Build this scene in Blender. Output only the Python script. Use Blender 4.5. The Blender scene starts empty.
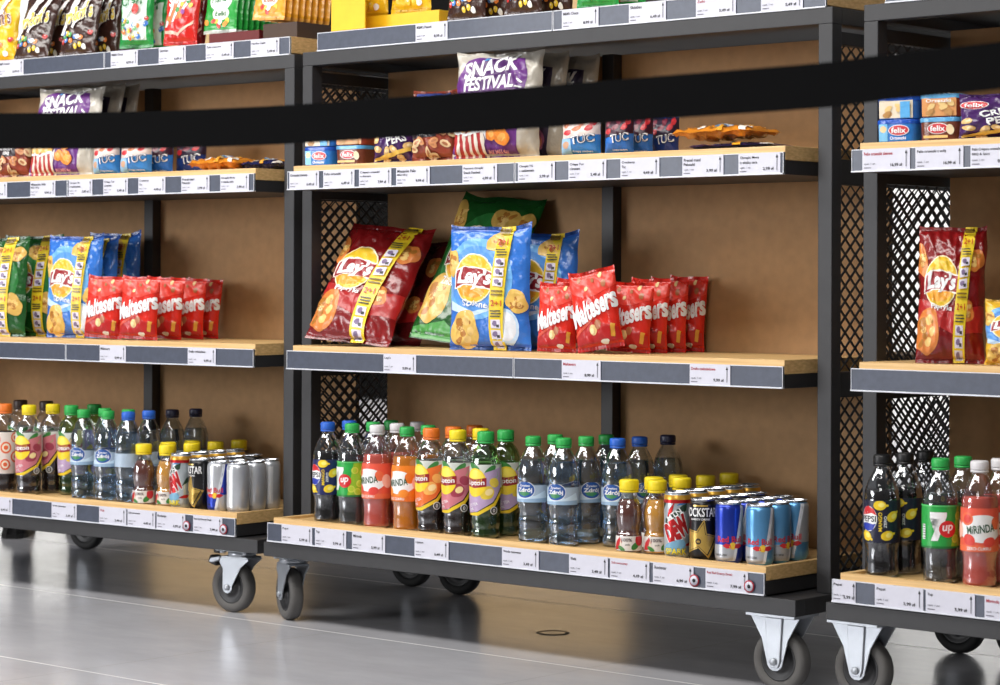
import bpy, bmesh, math, random
from mathutils import Vector, Matrix, Euler, noise

random.seed(7)
scn = bpy.context.scene
COL = scn.collection
PI = math.pi
FL = 0.155                                   # castor height: the racks' base frame sits this far above the floor

# ---------------------------------------------------------------- materials
def lin(c):
    out = []
    for v in c:
        v /= 255.0
        out.append(v / 12.92 if v <= 0.04045 else ((v + 0.055) / 1.055) ** 2.4)
    return (out[0], out[1], out[2], 1.0)

MATS = {}
def M(name, rgb, rough=0.45, metal=0.0, coat=0.0, bump=0.0, bscale=60.0, vary=0.06, vscale=25.0, trans=0.0, ior=1.45, emit=None, estr=0.0, spec=0.5):
    """procedural principled material: colour broken up by a noise texture, optional noise bump"""
    if name in MATS:
        return MATS[name]
    m = bpy.data.materials.new(name); m.use_nodes = True
    nt = m.node_tree; b = nt.nodes['Principled BSDF']
    tc = nt.nodes.new('ShaderNodeTexCoord')
    if vary > 0:
        n = nt.nodes.new('ShaderNodeTexNoise'); n.inputs['Scale'].default_value = vscale; n.inputs['Detail'].default_value = 3
        nt.links.new(tc.outputs['Object'], n.inputs['Vector'])
        r = nt.nodes.new('ShaderNodeValToRGB')
        c = lin(rgb)
        r.color_ramp.elements[0].position = 0.3; r.color_ramp.elements[1].position = 0.7
        r.color_ramp.elements[0].color = (c[0]*(1-vary), c[1]*(1-vary), c[2]*(1-vary), 1)
        r.color_ramp.elements[1].color = (min(1, c[0]*(1+vary)), min(1, c[1]*(1+vary)), min(1, c[2]*(1+vary)), 1)
        nt.links.new(n.outputs['Fac'], r.inputs['Fac'])
        nt.links.new(r.outputs['Color'], b.inputs['Base Color'])
    else:
        b.inputs['Base Color'].default_value = lin(rgb)
    b.inputs['Roughness'].default_value = rough
    b.inputs['Metallic'].default_value = metal
    b.inputs['Specular IOR Level'].default_value = spec
    if coat:
        b.inputs['Coat Weight'].default_value = coat; b.inputs['Coat Roughness'].default_value = 0.08
    if trans:
        b.inputs['Transmission Weight'].default_value = trans; b.inputs['IOR'].default_value = ior
    if emit:
        b.inputs['Emission Color'].default_value = lin(emit); b.inputs['Emission Strength'].default_value = estr
    if bump:
        n2 = nt.nodes.new('ShaderNodeTexNoise'); n2.inputs['Scale'].default_value = bscale; n2.inputs['Detail'].default_value = 2
        nt.links.new(tc.outputs['Object'], n2.inputs['Vector'])
        bp = nt.nodes.new('ShaderNodeBump'); bp.inputs['Strength'].default_value = bump; bp.inputs['Distance'].default_value = 0.004
        nt.links.new(n2.outputs['Fac'], bp.inputs['Height'])
        nt.links.new(bp.outputs['Normal'], b.inputs['Normal'])
    MATS[name] = m
    return m

def film(rgb):                                # glossy crinkled packaging film
    return M('film_%d_%d_%d' % rgb, rgb, 0.24, 0, 0.3, 0.6, 55, 0.10, 18)
def ink(rgb):                                 # printed colour on packaging
    return M('ink_%d_%d_%d' % rgb, rgb, 0.34, 0, 0.12, 0.4, 55, 0.05, 40)
def paper(rgb):
    return M('paper_%d_%d_%d' % rgb, rgb, 0.7, 0, 0, 0, 0, 0.03, 60)

def shell_mat(name, tint, base=0.05, edge=0.75, rough=0.06):
    """thin clear plastic: see-through, glossy towards its edges"""
    if name in MATS: return MATS[name]
    m = bpy.data.materials.new(name); m.use_nodes = True
    nt = m.node_tree; nt.nodes.clear()
    o = nt.nodes.new('ShaderNodeOutputMaterial'); mx = nt.nodes.new('ShaderNodeMixShader')
    t = nt.nodes.new('ShaderNodeBsdfTransparent'); g = nt.nodes.new('ShaderNodeBsdfGlossy')
    t.inputs['Color'].default_value = (tint[0], tint[1], tint[2], 1)
    g.inputs['Color'].default_value = (0.95, 0.97, 1, 1); g.inputs['Roughness'].default_value = rough
    lw = nt.nodes.new('ShaderNodeLayerWeight'); lw.inputs['Blend'].default_value = 0.35
    mr = nt.nodes.new('ShaderNodeMapRange'); mr.inputs['To Min'].default_value = base; mr.inputs['To Max'].default_value = edge
    tc = nt.nodes.new('ShaderNodeTexCoord'); n = nt.nodes.new('ShaderNodeTexNoise'); n.inputs['Scale'].default_value = 55
    bp = nt.nodes.new('ShaderNodeBump'); bp.inputs['Strength'].default_value = 0.35; bp.inputs['Distance'].default_value = 0.004
    L = nt.links.new
    L(tc.outputs['Object'], n.inputs['Vector']); L(n.outputs['Fac'], bp.inputs['Height'])
    L(bp.outputs['Normal'], lw.inputs['Normal']); L(bp.outputs['Normal'], g.inputs['Normal'])
    L(lw.outputs['Facing'], mr.inputs['Value']); L(mr.outputs['Result'], mx.inputs['Fac'])
    L(t.outputs[0], mx.inputs[1]); L(g.outputs[0], mx.inputs[2]); L(mx.outputs[0], o.inputs['Surface'])
    MATS[name] = m
    return m

steel = M('dark_painted_steel', (43, 43, 45), 0.5, 0.0, 0.0, 0.05, 200, 0.08, 30)
zinc = M('zinc_plated_steel', (176, 181, 188), 0.36, 0.55, 0, 0.05, 120, 0.06, 30)
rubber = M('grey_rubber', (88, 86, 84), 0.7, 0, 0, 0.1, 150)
rubber_shaded = M('shaded_rubber', (40, 40, 40), 0.7)  # rear wheels: the shadow under the racks is put into the colour
hubm = M('black_wheel_hub', (38, 38, 40), 0.45)
blackp = M('black_plastic', (22, 22, 24), 0.45)
slate = M('slate_price_rail', (60, 67, 84), 0.4, 0, 0.1, 0.04, 200, 0.12, 60)
railedge = M('pale_rail_edge', (215, 218, 226), 0.3)
tagm = M('white_price_card', (208, 208, 220), 0.5, 0, 0, 0, 0, 0.03, 50)
tagink = M('card_black_ink', (25, 25, 30), 0.6)
taggrey = M('card_grey_ink', (105, 105, 115), 0.6)
tagred = M('card_red_ink', (170, 30, 50), 0.6)
white = ink((240, 240, 240)); black = ink((18, 18, 20))

def wood_mat(name, a, b, sc=(1.2, 18, 60)):
    m = bpy.data.materials.new(name); m.use_nodes = True
    nt = m.node_tree; bs = nt.nodes['Principled BSDF']
    tc = nt.nodes.new('ShaderNodeTexCoord'); mp = nt.nodes.new('ShaderNodeMapping'); mp.inputs['Scale'].default_value = sc
    n = nt.nodes.new('ShaderNodeTexNoise'); n.inputs['Scale'].default_value = 4; n.inputs['Detail'].default_value = 5
    r = nt.nodes.new('ShaderNodeValToRGB'); r.color_ramp.elements[0].color = lin(a); r.color_ramp.elements[1].color = lin(b)
    r.color_ramp.elements[0].position = 0.35; r.color_ramp.elements[1].position = 0.65
    L = nt.links.new
    L(tc.outputs['Object'], mp.inputs['Vector']); L(mp.outputs['Vector'], n.inputs['Vector']); L(n.outputs['Fac'], r.inputs['Fac']); L(r.outputs['Color'], bs.inputs['Base Color'])
    bs.inputs['Roughness'].default_value = 0.5
    return m
plywood = wood_mat('pale_plywood', (204, 164, 104), (228, 190, 132))
board = M('brown_board', (170, 132, 90), 0.75, 0, 0, 0.06, 90, 0.07, 40)

# ---------------------------------------------------------------- mesh helpers
class MB:
    """collects shapes into one mesh"""
    def __init__(s): s.v = []; s.f = []; s.m = []; s.sm = []; s.mats = []
    def mi(s, mat):
        if mat not in s.mats: s.mats.append(mat)
        return s.mats.index(mat)
    def add(s, verts, faces, mat, smooth=False):
        k = len(s.v); i = s.mi(mat)
        s.v += [tuple(p) for p in verts]
        for f in faces:
            s.f.append([k + j for j in f]); s.m.append(i); s.sm.append(smooth)
    def box(s, a, b, mat, bev=0.0, mtx=None):
        bm = bmesh.new(); bmesh.ops.create_cube(bm, size=1)
        for v in bm.verts:
            v.co = Vector([(a[i] + b[i]) / 2 + v.co[i] * abs(b[i] - a[i]) for i in range(3)])
        if bev: bmesh.ops.bevel(bm, geom=bm.edges[:], offset=bev, segments=2, affect='EDGES', profile=0.5)
        s.bm(bm, mat, mtx)
    def bm(s, bm, mat, mtx=None, smooth=False):
        bm.verts.index_update()
        s.add([(mtx @ v.co) if mtx else v.co.copy() for v in bm.verts], [[v.index for v in f.verts] for f in bm.faces], mat, smooth)
        bm.free()
    def lathe(s, prof, mat, seg=28, mtx=None, caps=True, fz=None):
        vs, fs = [], []
        for r, z in prof:
            for k in range(seg):
                a = 2 * PI * k / seg
                rr = r * (fz(a, z) if fz else 1)
                vs.append(Vector((rr * math.cos(a), rr * math.sin(a), z)))
        for i in range(len(prof) - 1):
            for k in range(seg):
                k2 = (k + 1) % seg
                fs.append([i*seg+k, i*seg+k2, (i+1)*seg+k2, (i+1)*seg+k])
        if caps:
            fs.append([k for k in range(seg)][::-1]); fs.append([(len(prof)-1)*seg + k for k in range(seg)])
        s.add([(mtx @ v) if mtx else v for v in vs], fs, mat, True)
    def tube(s, pts, r, mat, seg=8):
        pts = [Vector(p) for p in pts]; vs, fs = [], []
        for i, p in enumerate(pts):
            t = (pts[min(i+1, len(pts)-1)] - pts[max(i-1, 0)]).normalized()
            up = Vector((0, 0, 1)) if abs(t.z) < 0.9 else Vector((1, 0, 0))
            x = t.cross(up).normalized(); y = t.cross(x)
            for k in range(seg):
                a = 2 * PI * k / seg; vs.append(p + r * (math.cos(a) * x + math.sin(a) * y))
        for i in range(len(pts) - 1):
            for k in range(seg):
                k2 = (k + 1) % seg; fs.append([i*seg+k, i*seg+k2, (i+1)*seg+k2, (i+1)*seg+k])
        fs.append(list(range(seg))[::-1]); fs.append([(len(pts)-1)*seg + k for k in range(seg)])
        s.add(vs, fs, mat, True)
    def prism(s, pts, y0, y1, mat, mtx=None, bev=0.0):
        """outline pts (x,z) extruded from y0 to y1"""
        bm = bmesh.new()
        a = [bm.verts.new((x, y0, z)) for x, z in pts]; f = bm.faces.new(a)
        r = bmesh.ops.extrude_face_region(bm, geom=[f])
        for e in r['geom']:
            if isinstance(e, bmesh.types.BMVert): e.co.y = y1
        bmesh.ops.recalc_face_normals(bm, faces=bm.faces[:])
        if bev: bmesh.ops.bevel(bm, geom=bm.edges[:], offset=bev, segments=2, affect='EDGES', profile=0.5)
        s.bm(bm, mat, mtx)
    def build(s, name, parent=None, loc=None, auto=True):
        me = bpy.data.meshes.new(name); me.from_pydata(s.v, [], s.f)
        for m in s.mats: me.materials.append(m)
        me.polygons.foreach_set('material_index', s.m); me.polygons.foreach_set('use_smooth', s.sm)
        me.update()
        o = bpy.data.objects.new(name, me); COL.objects.link(o)
        if parent: o.parent = parent
        if loc: o.location = loc
        return o

def empty(name, loc=(0, 0, 0), rot=(0, 0, 0)):
    o = bpy.data.objects.new(name, None); COL.objects.link(o); o.location = loc; o.rotation_euler = rot
    o.empty_display_size = 0.05
    return o
def tag(o, label=None, cat=None, group=None, kind=None):
    for k, v in (('label', label), ('category', cat), ('group', group), ('kind', kind)):
        if v: o[k] = v
    return o
KIDS = {}
def kids(o): return [c for c in COL.objects if c.parent is o]
def dup(o, parent=None):
    c = o.copy(); COL.objects.link(c)
    if parent: c.parent = parent
    ks = KIDS.get(o.name)
    if ks is None:
        ks = KIDS[o.name] = kids(o)
    for k in ks: dup(k, c)
    return c

# ---------------------------------------------------------------- flat artwork that is wrapped on packaging
TXT = {}
def text_mesh(s, bold=0.0, shear=0.0):
    bold *= 0.4
    k = (s, bold, shear)
    if k in TXT: return TXT[k]
    cu = bpy.data.curves.new('lettering', 'FONT'); cu.body = s; cu.size = 1; cu.offset = bold; cu.shear = shear; cu.resolution_u = 3
    ob = bpy.data.objects.new('lettering', cu); COL.objects.link(ob)
    bpy.context.view_layer.update()
    dg = bpy.context.evaluated_depsgraph_get()
    me = ob.evaluated_get(dg).to_mesh()
    vs = [(v.co.x, v.co.y) for v in me.vertices]; fs = [list(p.vertices) for p in me.polygons]
    ob.evaluated_get(dg).to_mesh_clear()
    bpy.data.objects.remove(ob); bpy.data.curves.remove(cu)
    x0 = min(v[0] for v in vs); x1 = max(v[0] for v in vs); y0 = min(v[1] for v in vs); y1 = max(v[1] for v in vs)
    vs = [(x - (x0+x1)/2, y - (y0+y1)/2) for x, y in vs]
    TXT[k] = (vs, fs, x1-x0, y1-y0)
    return TXT[k]

class Art:
    """flat shapes in (x, z) metres; layer order = order added"""
    def __init__(s, step=0.003): s.items = []; s.step = step; s.lev = 0; s.hold = False
    def raw(s, vs, fs, mat, up=1):
        if not s.hold: s.lev += up
        s.items.append((vs, fs, mat, s.lev)); return s
    def poly(s, pts, mat): return s.raw(list(pts), [list(range(len(pts)))], mat)
    def rect(s, cx, cz, w, h, mat, rot=0):
        c, d = math.cos(rot), math.sin(rot)
        return s.poly([(cx + c*x - d*z, cz + d*x + c*z) for x, z in ((-w/2, -h/2), (w/2, -h/2), (w/2, h/2), (-w/2, h/2))], mat)
    def ell(s, cx, cz, rx, rz, mat, rot=0, n=28, wob=0.0, seed=0):
        c, d = math.cos(rot), math.sin(rot); rnd = random.Random(seed); p = []
        ph = [rnd.uniform(0, 6.28) for _ in range(3)]
        for k in range(n):
            a = 2*PI*k/n; q = 1 + wob * (math.sin(2*a+ph[0]) + 0.7*math.sin(3*a+ph[1]) + 0.5*math.sin(5*a+ph[2]))
            x, z = rx*q*math.cos(a), rz*q*math.sin(a); p.append((cx + c*x - d*z, cz + d*x + c*z))
        return s.poly(p, mat)
    def text(s, t, cx, cz, w, h, mat, rot=0, shear=0.0, bold=0.03, arc=0.0):
        vs, fs, tw, th = text_mesh(t, bold, shear)
        if h is None: h = w * th / tw
        if w is None: w = h * tw / th
        c, d = math.cos(rot), math.sin(rot); out = []
        for x, z in vs:
            x *= w/tw; z *= h/th; z += arc * (1 - (2*x/w)**2) * h
            out.append((cx + c*x - d*z, cz + d*x + c*z))
        return s.raw(out, [list(f) for f in fs], mat, 3)
    def star(s, cx, cz, r, mat, rot=0, inner=0.42):
        return s.poly([(cx + (r if k % 2 == 0 else r*inner)*math.sin(rot + k*PI/5), cz + (r if k % 2 == 0 else r*inner)*math.cos(rot + k*PI/5)) for k in range(10)], mat)
    def clip(s, vs, fs, box):
        bm = bmesh.new()
        bv = [bm.verts.new((x, 0, z)) for x, z in vs]
        for f in fs:
            try: bm.faces.new([bv[i] for i in f])
            except ValueError: pass
        ng = [f for f in bm.faces if len(f.verts) > 4]
        if ng: bmesh.ops.triangulate(bm, faces=ng)
        x0 = min(v[0] for v in vs); x1 = max(v[0] for v in vs); z0 = min(v[1] for v in vs); z1 = max(v[1] for v in vs)
        st = s.step
        def cutp(co, no, **kw):
            bmesh.ops.bisect_plane(bm, geom=bm.verts[:] + bm.edges[:] + bm.faces[:], dist=1e-7, plane_co=co, plane_no=no, **kw)
        if x0 < box[0]: cutp((box[0], 0, 0), (-1, 0, 0), clear_outer=True)
        if x1 > box[2]: cutp((box[2], 0, 0), (1, 0, 0), clear_outer=True)
        if z0 < box[1]: cutp((0, 0, box[1]), (0, 0, -1), clear_outer=True)
        if z1 > box[3]: cutp((0, 0, box[3]), (0, 0, 1), clear_outer=True)
        x0, x1, z0, z1 = max(x0, box[0]), min(x1, box[2]), max(z0, box[1]), min(z1, box[3])
        k = math.floor(x0/st) + 1
        while k*st < x1: cutp((k*st, 0, 0), (1, 0, 0)); k += 1
        k = math.floor(z0/st) + 1
        while k*st < z1: cutp((0, 0, k*st), (0, 0, 1)); k += 1
        bm.verts.index_update()
        r = ([(v.co.x, v.co.z) for v in bm.verts], [[v.index for v in f.verts] for f in bm.faces])
        bm.free(); return r
    def wrap(s, mb, F, box, lift=0.00016, base=0.0005):
        for vs, fs, mat, n in s.items:
            v2, f2 = s.clip(vs, fs, box)
            if not f2: continue
            out = []
            for x, z in v2:
                p, nn = F(x, z); out.append(p + nn * (base + lift * n))
            # outward winding: (x,z) ccw seen from -y
            ff = []
            for f in f2:
                a = sum(v2[f[i]][0]*v2[f[(i+1) % len(f)]][1] - v2[f[(i+1) % len(f)]][0]*v2[f[i]][1] for i in range(len(f)))
                ff.append(f if a > 0 else f[::-1])
            mb.add(out, ff, mat, True)

def bag_surface(w, h, T, seed, seal=0.012, wr=0.0022, sag=0.75, pinch=0.05, bend=0.0, flare=0.0):
    def pos(x, z, side):
        s = max(-1, min(1, 2*x/w)); t = z/h
        tt = max(0.0, min(1.0, (z - seal) / (h - 2*seal)))
        pt = math.sin(PI * tt**sag) ** 0.55 if 0 < tt < 1 else 0.0
        ps = max(0.0, 1 - abs(s)**2.6) ** 0.6
        y = side * T/2 * pt * ps
        edge = min(1.0, ps * 2)
        v = Vector((x*26 + seed*3.1, z*20 + side*7, seed))
        n1 = noise.noise(v); n2 = noise.noise(Vector((x*70 + z*35 + seed, z*28 - x*12, seed + side*5)))
        rid = 1 - abs(noise.noise(Vector((x*34 - z*17, z*22 + x*20 + seed*2, side*3 + 1)))) * 2.4
        amp = wr * edge * (1.25 - 0.55*pt) if tt > 0 and tt < 1 else 0
        r2 = 1 - abs(noise.noise(Vector((x*21 + z*26, z*14 - x*9 + seed*4, side*2 + 9)))) * 3.2
        y += side * amp * (1.7*n1 + 1.1*n2 + 1.2*max(0, rid) + 1.5*max(0, r2))
        if tt <= 0 or tt >= 1:
            y += 0.0006 * math.sin(x * 2200 / 3) + (0.004*noise.noise(Vector((x*30, seed, 5))))
        y += bend * t * t
        X = x * (1 - pinch*pt*(0.6 + 0.4*math.sin(PI*t)) + flare*(t-0.5)) + w*0.022*s*abs(s)*noise.noise(Vector((z*24, seed*2.3, s)))
        Z = z + h*0.02*noise.noise(Vector((x*18, seed*1.7, z*9))) * (1 if t > .5 else .2) + h*0.022*abs(s)**5*t**8
        return Vector((X, y, Z))
    def F(x, z):
        e = 0.0012
        p = pos(x, z, -1); dx = pos(x+e, z, -1) - pos(x-e, z, -1); dz = pos(x, z+e, -1) - pos(x, z-e, -1)
        n = dx.cross(dz)
        return p, (n.normalized() if n.length > 1e-12 else Vector((0, -1, 0)))
    return pos, F

def bag(name, w, h, T, mat, art=None, seed=1, back=None, step=0.0045, strip=None, seal_mat=None, **kw):
    """a filled film bag with crimped seals; art is printed on the front; strip = (Art, name) a tape stuck over the front"""
    pos, F = bag_surface(w, h, T, seed, **kw)
    nx, nz = max(8, int(w/step)), max(8, int(h/step))
    mb = MB(); vs = []; fs = []; fseal = []
    for side in (-1, 1):
        for j in range(nz+1):
            for i in range(nx+1):
                vs.append(pos(w*(i/nx - .5), h*j/nz, side))
    N = (nx+1)*(nz+1); sl = kw.get('seal', 0.012)
    fb = []
    for side in (0, 1):
        for j in range(nz):
            for i in range(nx):
                q = [side*N + j*(nx+1)+i, side*N + j*(nx+1)+i+1, side*N + (j+1)*(nx+1)+i+1, side*N + (j+1)*(nx+1)+i]
                if side: q = q[::-1]
                z = h*(j+.5)/nz
                (fseal if (seal_mat and (z < sl or z > h-sl)) else (fb if side else fs)).append(q)
    mb.add(vs, fs, mat, True)
    k = 0
    def addf(faces, m):
        i = mb.mi(m)
        for f in faces: mb.f.append(f); mb.m.append(i); mb.sm.append(True)
    addf(fb, back or mat)
    if fseal: addf(fseal, seal_mat)
    if art: art.wrap(mb, F, (-w/2*0.995, 0.001, w/2*0.995, h-0.001))
    o = mb.build(name)
    if strip:
        m2 = MB(); kw2 = dict(kw); kw2['wr'] = kw.get('wr', 0.0022)*0.15
        F2 = bag_surface(w, h, T + 0.007, seed, **kw2)[1]; strip.wrap(m2, F2, (-w/2, 0.0, w/2, h), lift=0.0002, base=0.0042)
        m2.build('promo_strip', o)
    return o

# ---------------------------------------------------------------- camera model (calibrated) and racks
CAM_F, CAM_CY, CAM_YAW, CAM_ROLL = 2400.17, 279.72, 0.727843, 0.003471
CAM_P = Vector((4.14205, -3.94141, 0.64694 + FL))
def ray(px, py):
    x, y = px - 500, py - CAM_CY
    c, s = math.cos(CAM_ROLL), math.sin(CAM_ROLL)
    xx, yy = c*x + s*y, -s*x + c*y
    c, s = math.cos(CAM_YAW), math.sin(CAM_YAW)
    return Vector((c*xx/CAM_F - s, s*xx/CAM_F + c, -yy/CAM_F))

W_, HT, PSH, PBS, PBASE = 1.5, 1.1847, 0.0595, 0.1191, 0.12
H1, H3, H4 = 0.0918, 0.4916, 0.9118
H5 = HT + 0.044
UL, UR, VB = 0.033, 1.4305, 0.255

class Rack:
    def __init__(s, x, y, yaw): s.x, s.y, s.yaw = x, y, yaw; s.c, s.s = math.cos(yaw), math.sin(yaw)
    def P(s, u, v, w): return Vector((s.x + s.c*u - s.s*v, s.y + s.s*u + s.c*v, w + FL))
    def u_at(s, px, v, py=342):
        """where the sight line through pixel column px meets the rack's plane at depth v"""
        d = ray(px, py); n = Vector((-s.s, s.c, 0)); o = Vector((s.x, s.y, 0)) + n*v
        k = (o - CAM_P).dot(n) / d.dot(n); q = CAM_P + d*k
        return (q.x - s.x)*s.c + (q.y - s.y)*s.s
R1 = Rack(-1.54068, -0.06108, 0.05001); R2 = Rack(0, 0, 0); R3 = Rack(1.55914, 0.02016, -0.02652)

def put(o, R, u, v, w, yaw=0.0, tilt=0.0, roll=0.0):
    o.location = R.P(u, v, w); o.rotation_euler = (-tilt, roll, R.yaw + yaw); return o
# ---------------------------------------------------------------- rack building
def expanded_mesh():
    """diamond-hole steel panel standing in the rack's side wall (local x = depth, z = up)"""
    bm = bmesh.new(); a, b = 0.036, 0.031
    for (x0, x1, z0, z1) in [(0.036, 0.494, p, q) for p, q in ((0.034, H3-0.075), (H3-0.025, H4-0.075), (H4-0.025, HT-0.072))]:
        nx, nz = int((x1-x0)/a), int((z1-z0)/b)
        for i in range(nx*2+1):
            for j in range(nz + 1):
                cx, cz = x0 + a/2 + i*a/2, z0 + b/2 + (j + (0.5 if i % 2 else 0))*b
                if cx + a/2 > x1 + 0.012 or cz + b/2 > z1 + 0.012: continue
                oc = [(a/2, 0), (0, b/2), (-a/2, 0), (0, -b/2)]
                k = 0.78
                o = [bm.verts.new((cx+x, 0, cz+z)) for x, z in oc]; n = [bm.verts.new((cx+x*k, 0, cz+z*k)) for x, z in oc]
                for q in range(4): bm.faces.new((o[q], o[(q+1) % 4], n[(q+1) % 4], n[q]))
    bmesh.ops.remove_doubles(bm, verts=bm.verts[:], dist=0.0004)
    r = bmesh.ops.solidify(bm, geom=bm.faces[:], thickness=0.0018)
    mb = MB(); mb.bm(bm, steel)
    return mb

def build_castor(kind, parent, wheelmat):
    """kind swivel / fixed; origin at the mounting plate's centre, top of plate at z = 0 (below the base frame)"""
    wr, wt = 0.0615, 0.032
    c = empty('castor')
    c.parent = parent
    f = MB()
    cz = -FL + wr
    if kind == 'fixed':
        f.box((-0.058, -0.042, -0.006), (0.058, 0.042, 0), zinc, 0.001)
        for s in (-1, 1):
            pts = [(-0.058, -0.006), (0.058, -0.006), (0.031, -0.05)]
            pts += [(0.019*math.cos(a) , cz + 0.019*math.sin(a)) for a in [math.radians(t) for t in (0, -25, -50, -75, -105, -130, -155, -180)]]
            pts += [(-0.031, -0.05)]
            f.prism(pts[::-1], s*0.024 - 0.0016, s*0.024 + 0.0016, zinc, None, 0.0006)
            # pressed rib standing proud of the cheek
            rib = [(-0.02, -0.008), (0.02, -0.008), (0.0145, cz), (0.009, cz-0.012), (-0.009, cz-0.012), (-0.0145, cz)]
            f.prism(rib[::-1], s*0.0275 - 0.002, s*0.0275 + 0.002, zinc, None, 0.0015)
            f.lathe([(0.0075, 0), (0.0075, 0.004), (0.004, 0.006)], zinc, 12, Matrix.Translation((0, s*0.029, cz)) @ Matrix.Rotation(-s*PI/2, 4, 'X'))
        off = 0.0
    else:
        off = 0.026
        f.box((-0.048, -0.042, -0.005), (0.048, 0.042, 0), zinc, 0.001)
        for x in (-0.036, 0.036):
            for y in (-0.03, 0.03): f.lathe([(0.007, -0.011), (0.007, -0.005)], zinc, 6, Matrix.Translation((x, y, 0)))
        f.lathe([(0.030, -0.019), (0.034, -0.016), (0.034, -0.009), (0.026, -0.005)], zinc, 28)
        f.prism([(-0.038, -0.023), (-0.034, -0.018), (0.036, -0.018), (0.040, -0.023)], -0.026, 0.026, zinc, None, 0.001)
        for s in (-1, 1):
            pts = [(-0.040, -0.019), (0.040, -0.019), (0.040, -0.028), (0.022, -0.036), (0.016 - 0*off, -0.05)]
            pts = [(-0.044, -0.019), (0.040, -0.019), (0.041, -0.026), (0.016, -0.045)]
            pts += [(off*-1 + 0.015*math.cos(t), cz + 0.015*math.sin(t)) for t in [math.radians(q) for q in (10, -20, -55, -90, -125, -160, -190)]]
            pts += [(-0.040, -0.050), (-0.052, -0.034)]
            f.prism(pts[::-1], s*0.0235 - 0.0016, s*0.0235 + 0.0016, zinc, None, 0.0006)
            f.lathe([(0.008, 0), (0.008, 0.004), (0.0045, 0.006)], zinc, 6, Matrix.Translation((-off, s*0.025, cz)) @ Matrix.Rotation(-s*PI/2, 4, 'X'))
    f.build('fork', c)
    if kind == 'brake':
        p = MB()
        p.prism([(-0.050, -0.020), (-0.080, -0.026), (-0.086, -0.036), (-0.078, -0.038), (-0.050, -0.030)], -0.026, 0.026, zinc, None, 0.002)
        p.box((-0.082, -0.014, -0.016), (-0.060, 0.014, 0.004), blackp, 0.004)
        p.box((-0.086, -0.016, -0.064), (-0.056, 0.016, -0.042), blackp, 0.006, Matrix.Rotation(0.25, 4, 'Y'))
        p.build('brake_pedal', c)
    w = MB()
    R = Matrix.Translation((-off if kind != 'fixed' else 0, 0, cz)) @ Matrix.Rotation(PI/2, 4, 'X')
    pr = [(0.040, -wt/2+0.004), (0.043, -wt/2+0.001), (0.052, -wt/2), (0.058, -wt/2+0.002), (0.0607, -wt/2+0.007), (wr, -0.004)]
    w.lathe(pr + [(r, -z) for r, z in pr[::-1]], wheelmat, 40, R, caps=False)
    wh = w.build('wheel', c)
    h = MB()
    hp = [(0.009, -0.0175), (0.014, -0.0175), (0.016, -0.011), (0.032, -0.009), (0.037, -0.013), (0.0405, -0.0125), (0.0425, -0.008)]
    h.lathe(hp + [(r, -z) for r, z in hp[::-1]], hubm, 36, R)
    h.build('hub', wh)
    return c

TAGCACHE = {}
def tag_mesh(lines, w, h=0.0415, style=0):
    key = (tuple(lines), round(w, 3), style)
    if key in TAGCACHE: return TAGCACHE[key]
    mb = MB(); mb.box((-w/2, -0.0012, -h/2), (w/2, 0.0, h/2), tagm, 0.0003)
    art = Art(1.0)
    tm = tagred if style == 1 else tagink
    t = lines[0]; q = min(w*0.6, 0.0062*len(t)*0.62)
    art.text(t, -w*0.46 + q/2, h*0.27, q, 0.0062, tm, bold=0.05)
    if len(lines) > 2:
        q = min(w*0.55, 0.0058*len(lines[2])*0.6)
        art.text(lines[2], -w*0.46 + q/2, h*0.06, q, 0.0056, tagink, bold=0.04)
    art.text('opak. 1 szt', -w*0.46 + 0.013, -h*0.2, 0.026, 0.0045, taggrey, bold=0.03)
    art.rect(-w*0.46 + 0.008, -h*0.37, 0.016, 0.0016, taggrey)
    art.text(lines[1], w*0.22, -h*0.27, 0.026, 0.0068, tagink, bold=0.05)
    art.rect(w*0.425, -0.002, 0.0016, h*0.62, taggrey)
    art.poly([(w*0.425-0.0028, h*0.24), (w*0.425+0.0028, h*0.24), (w*0.425, h*0.40)], tagink)
    art.wrap(mb, lambda x, z: (Vector((x, -0.0012, z)), Vector((0, -1, 0))), (-w/2, -h/2, w/2, h/2), 0.00005, 0.0003)
    o = mb.build('price_tag')
    TAGCACHE[key] = o
    return o

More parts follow.
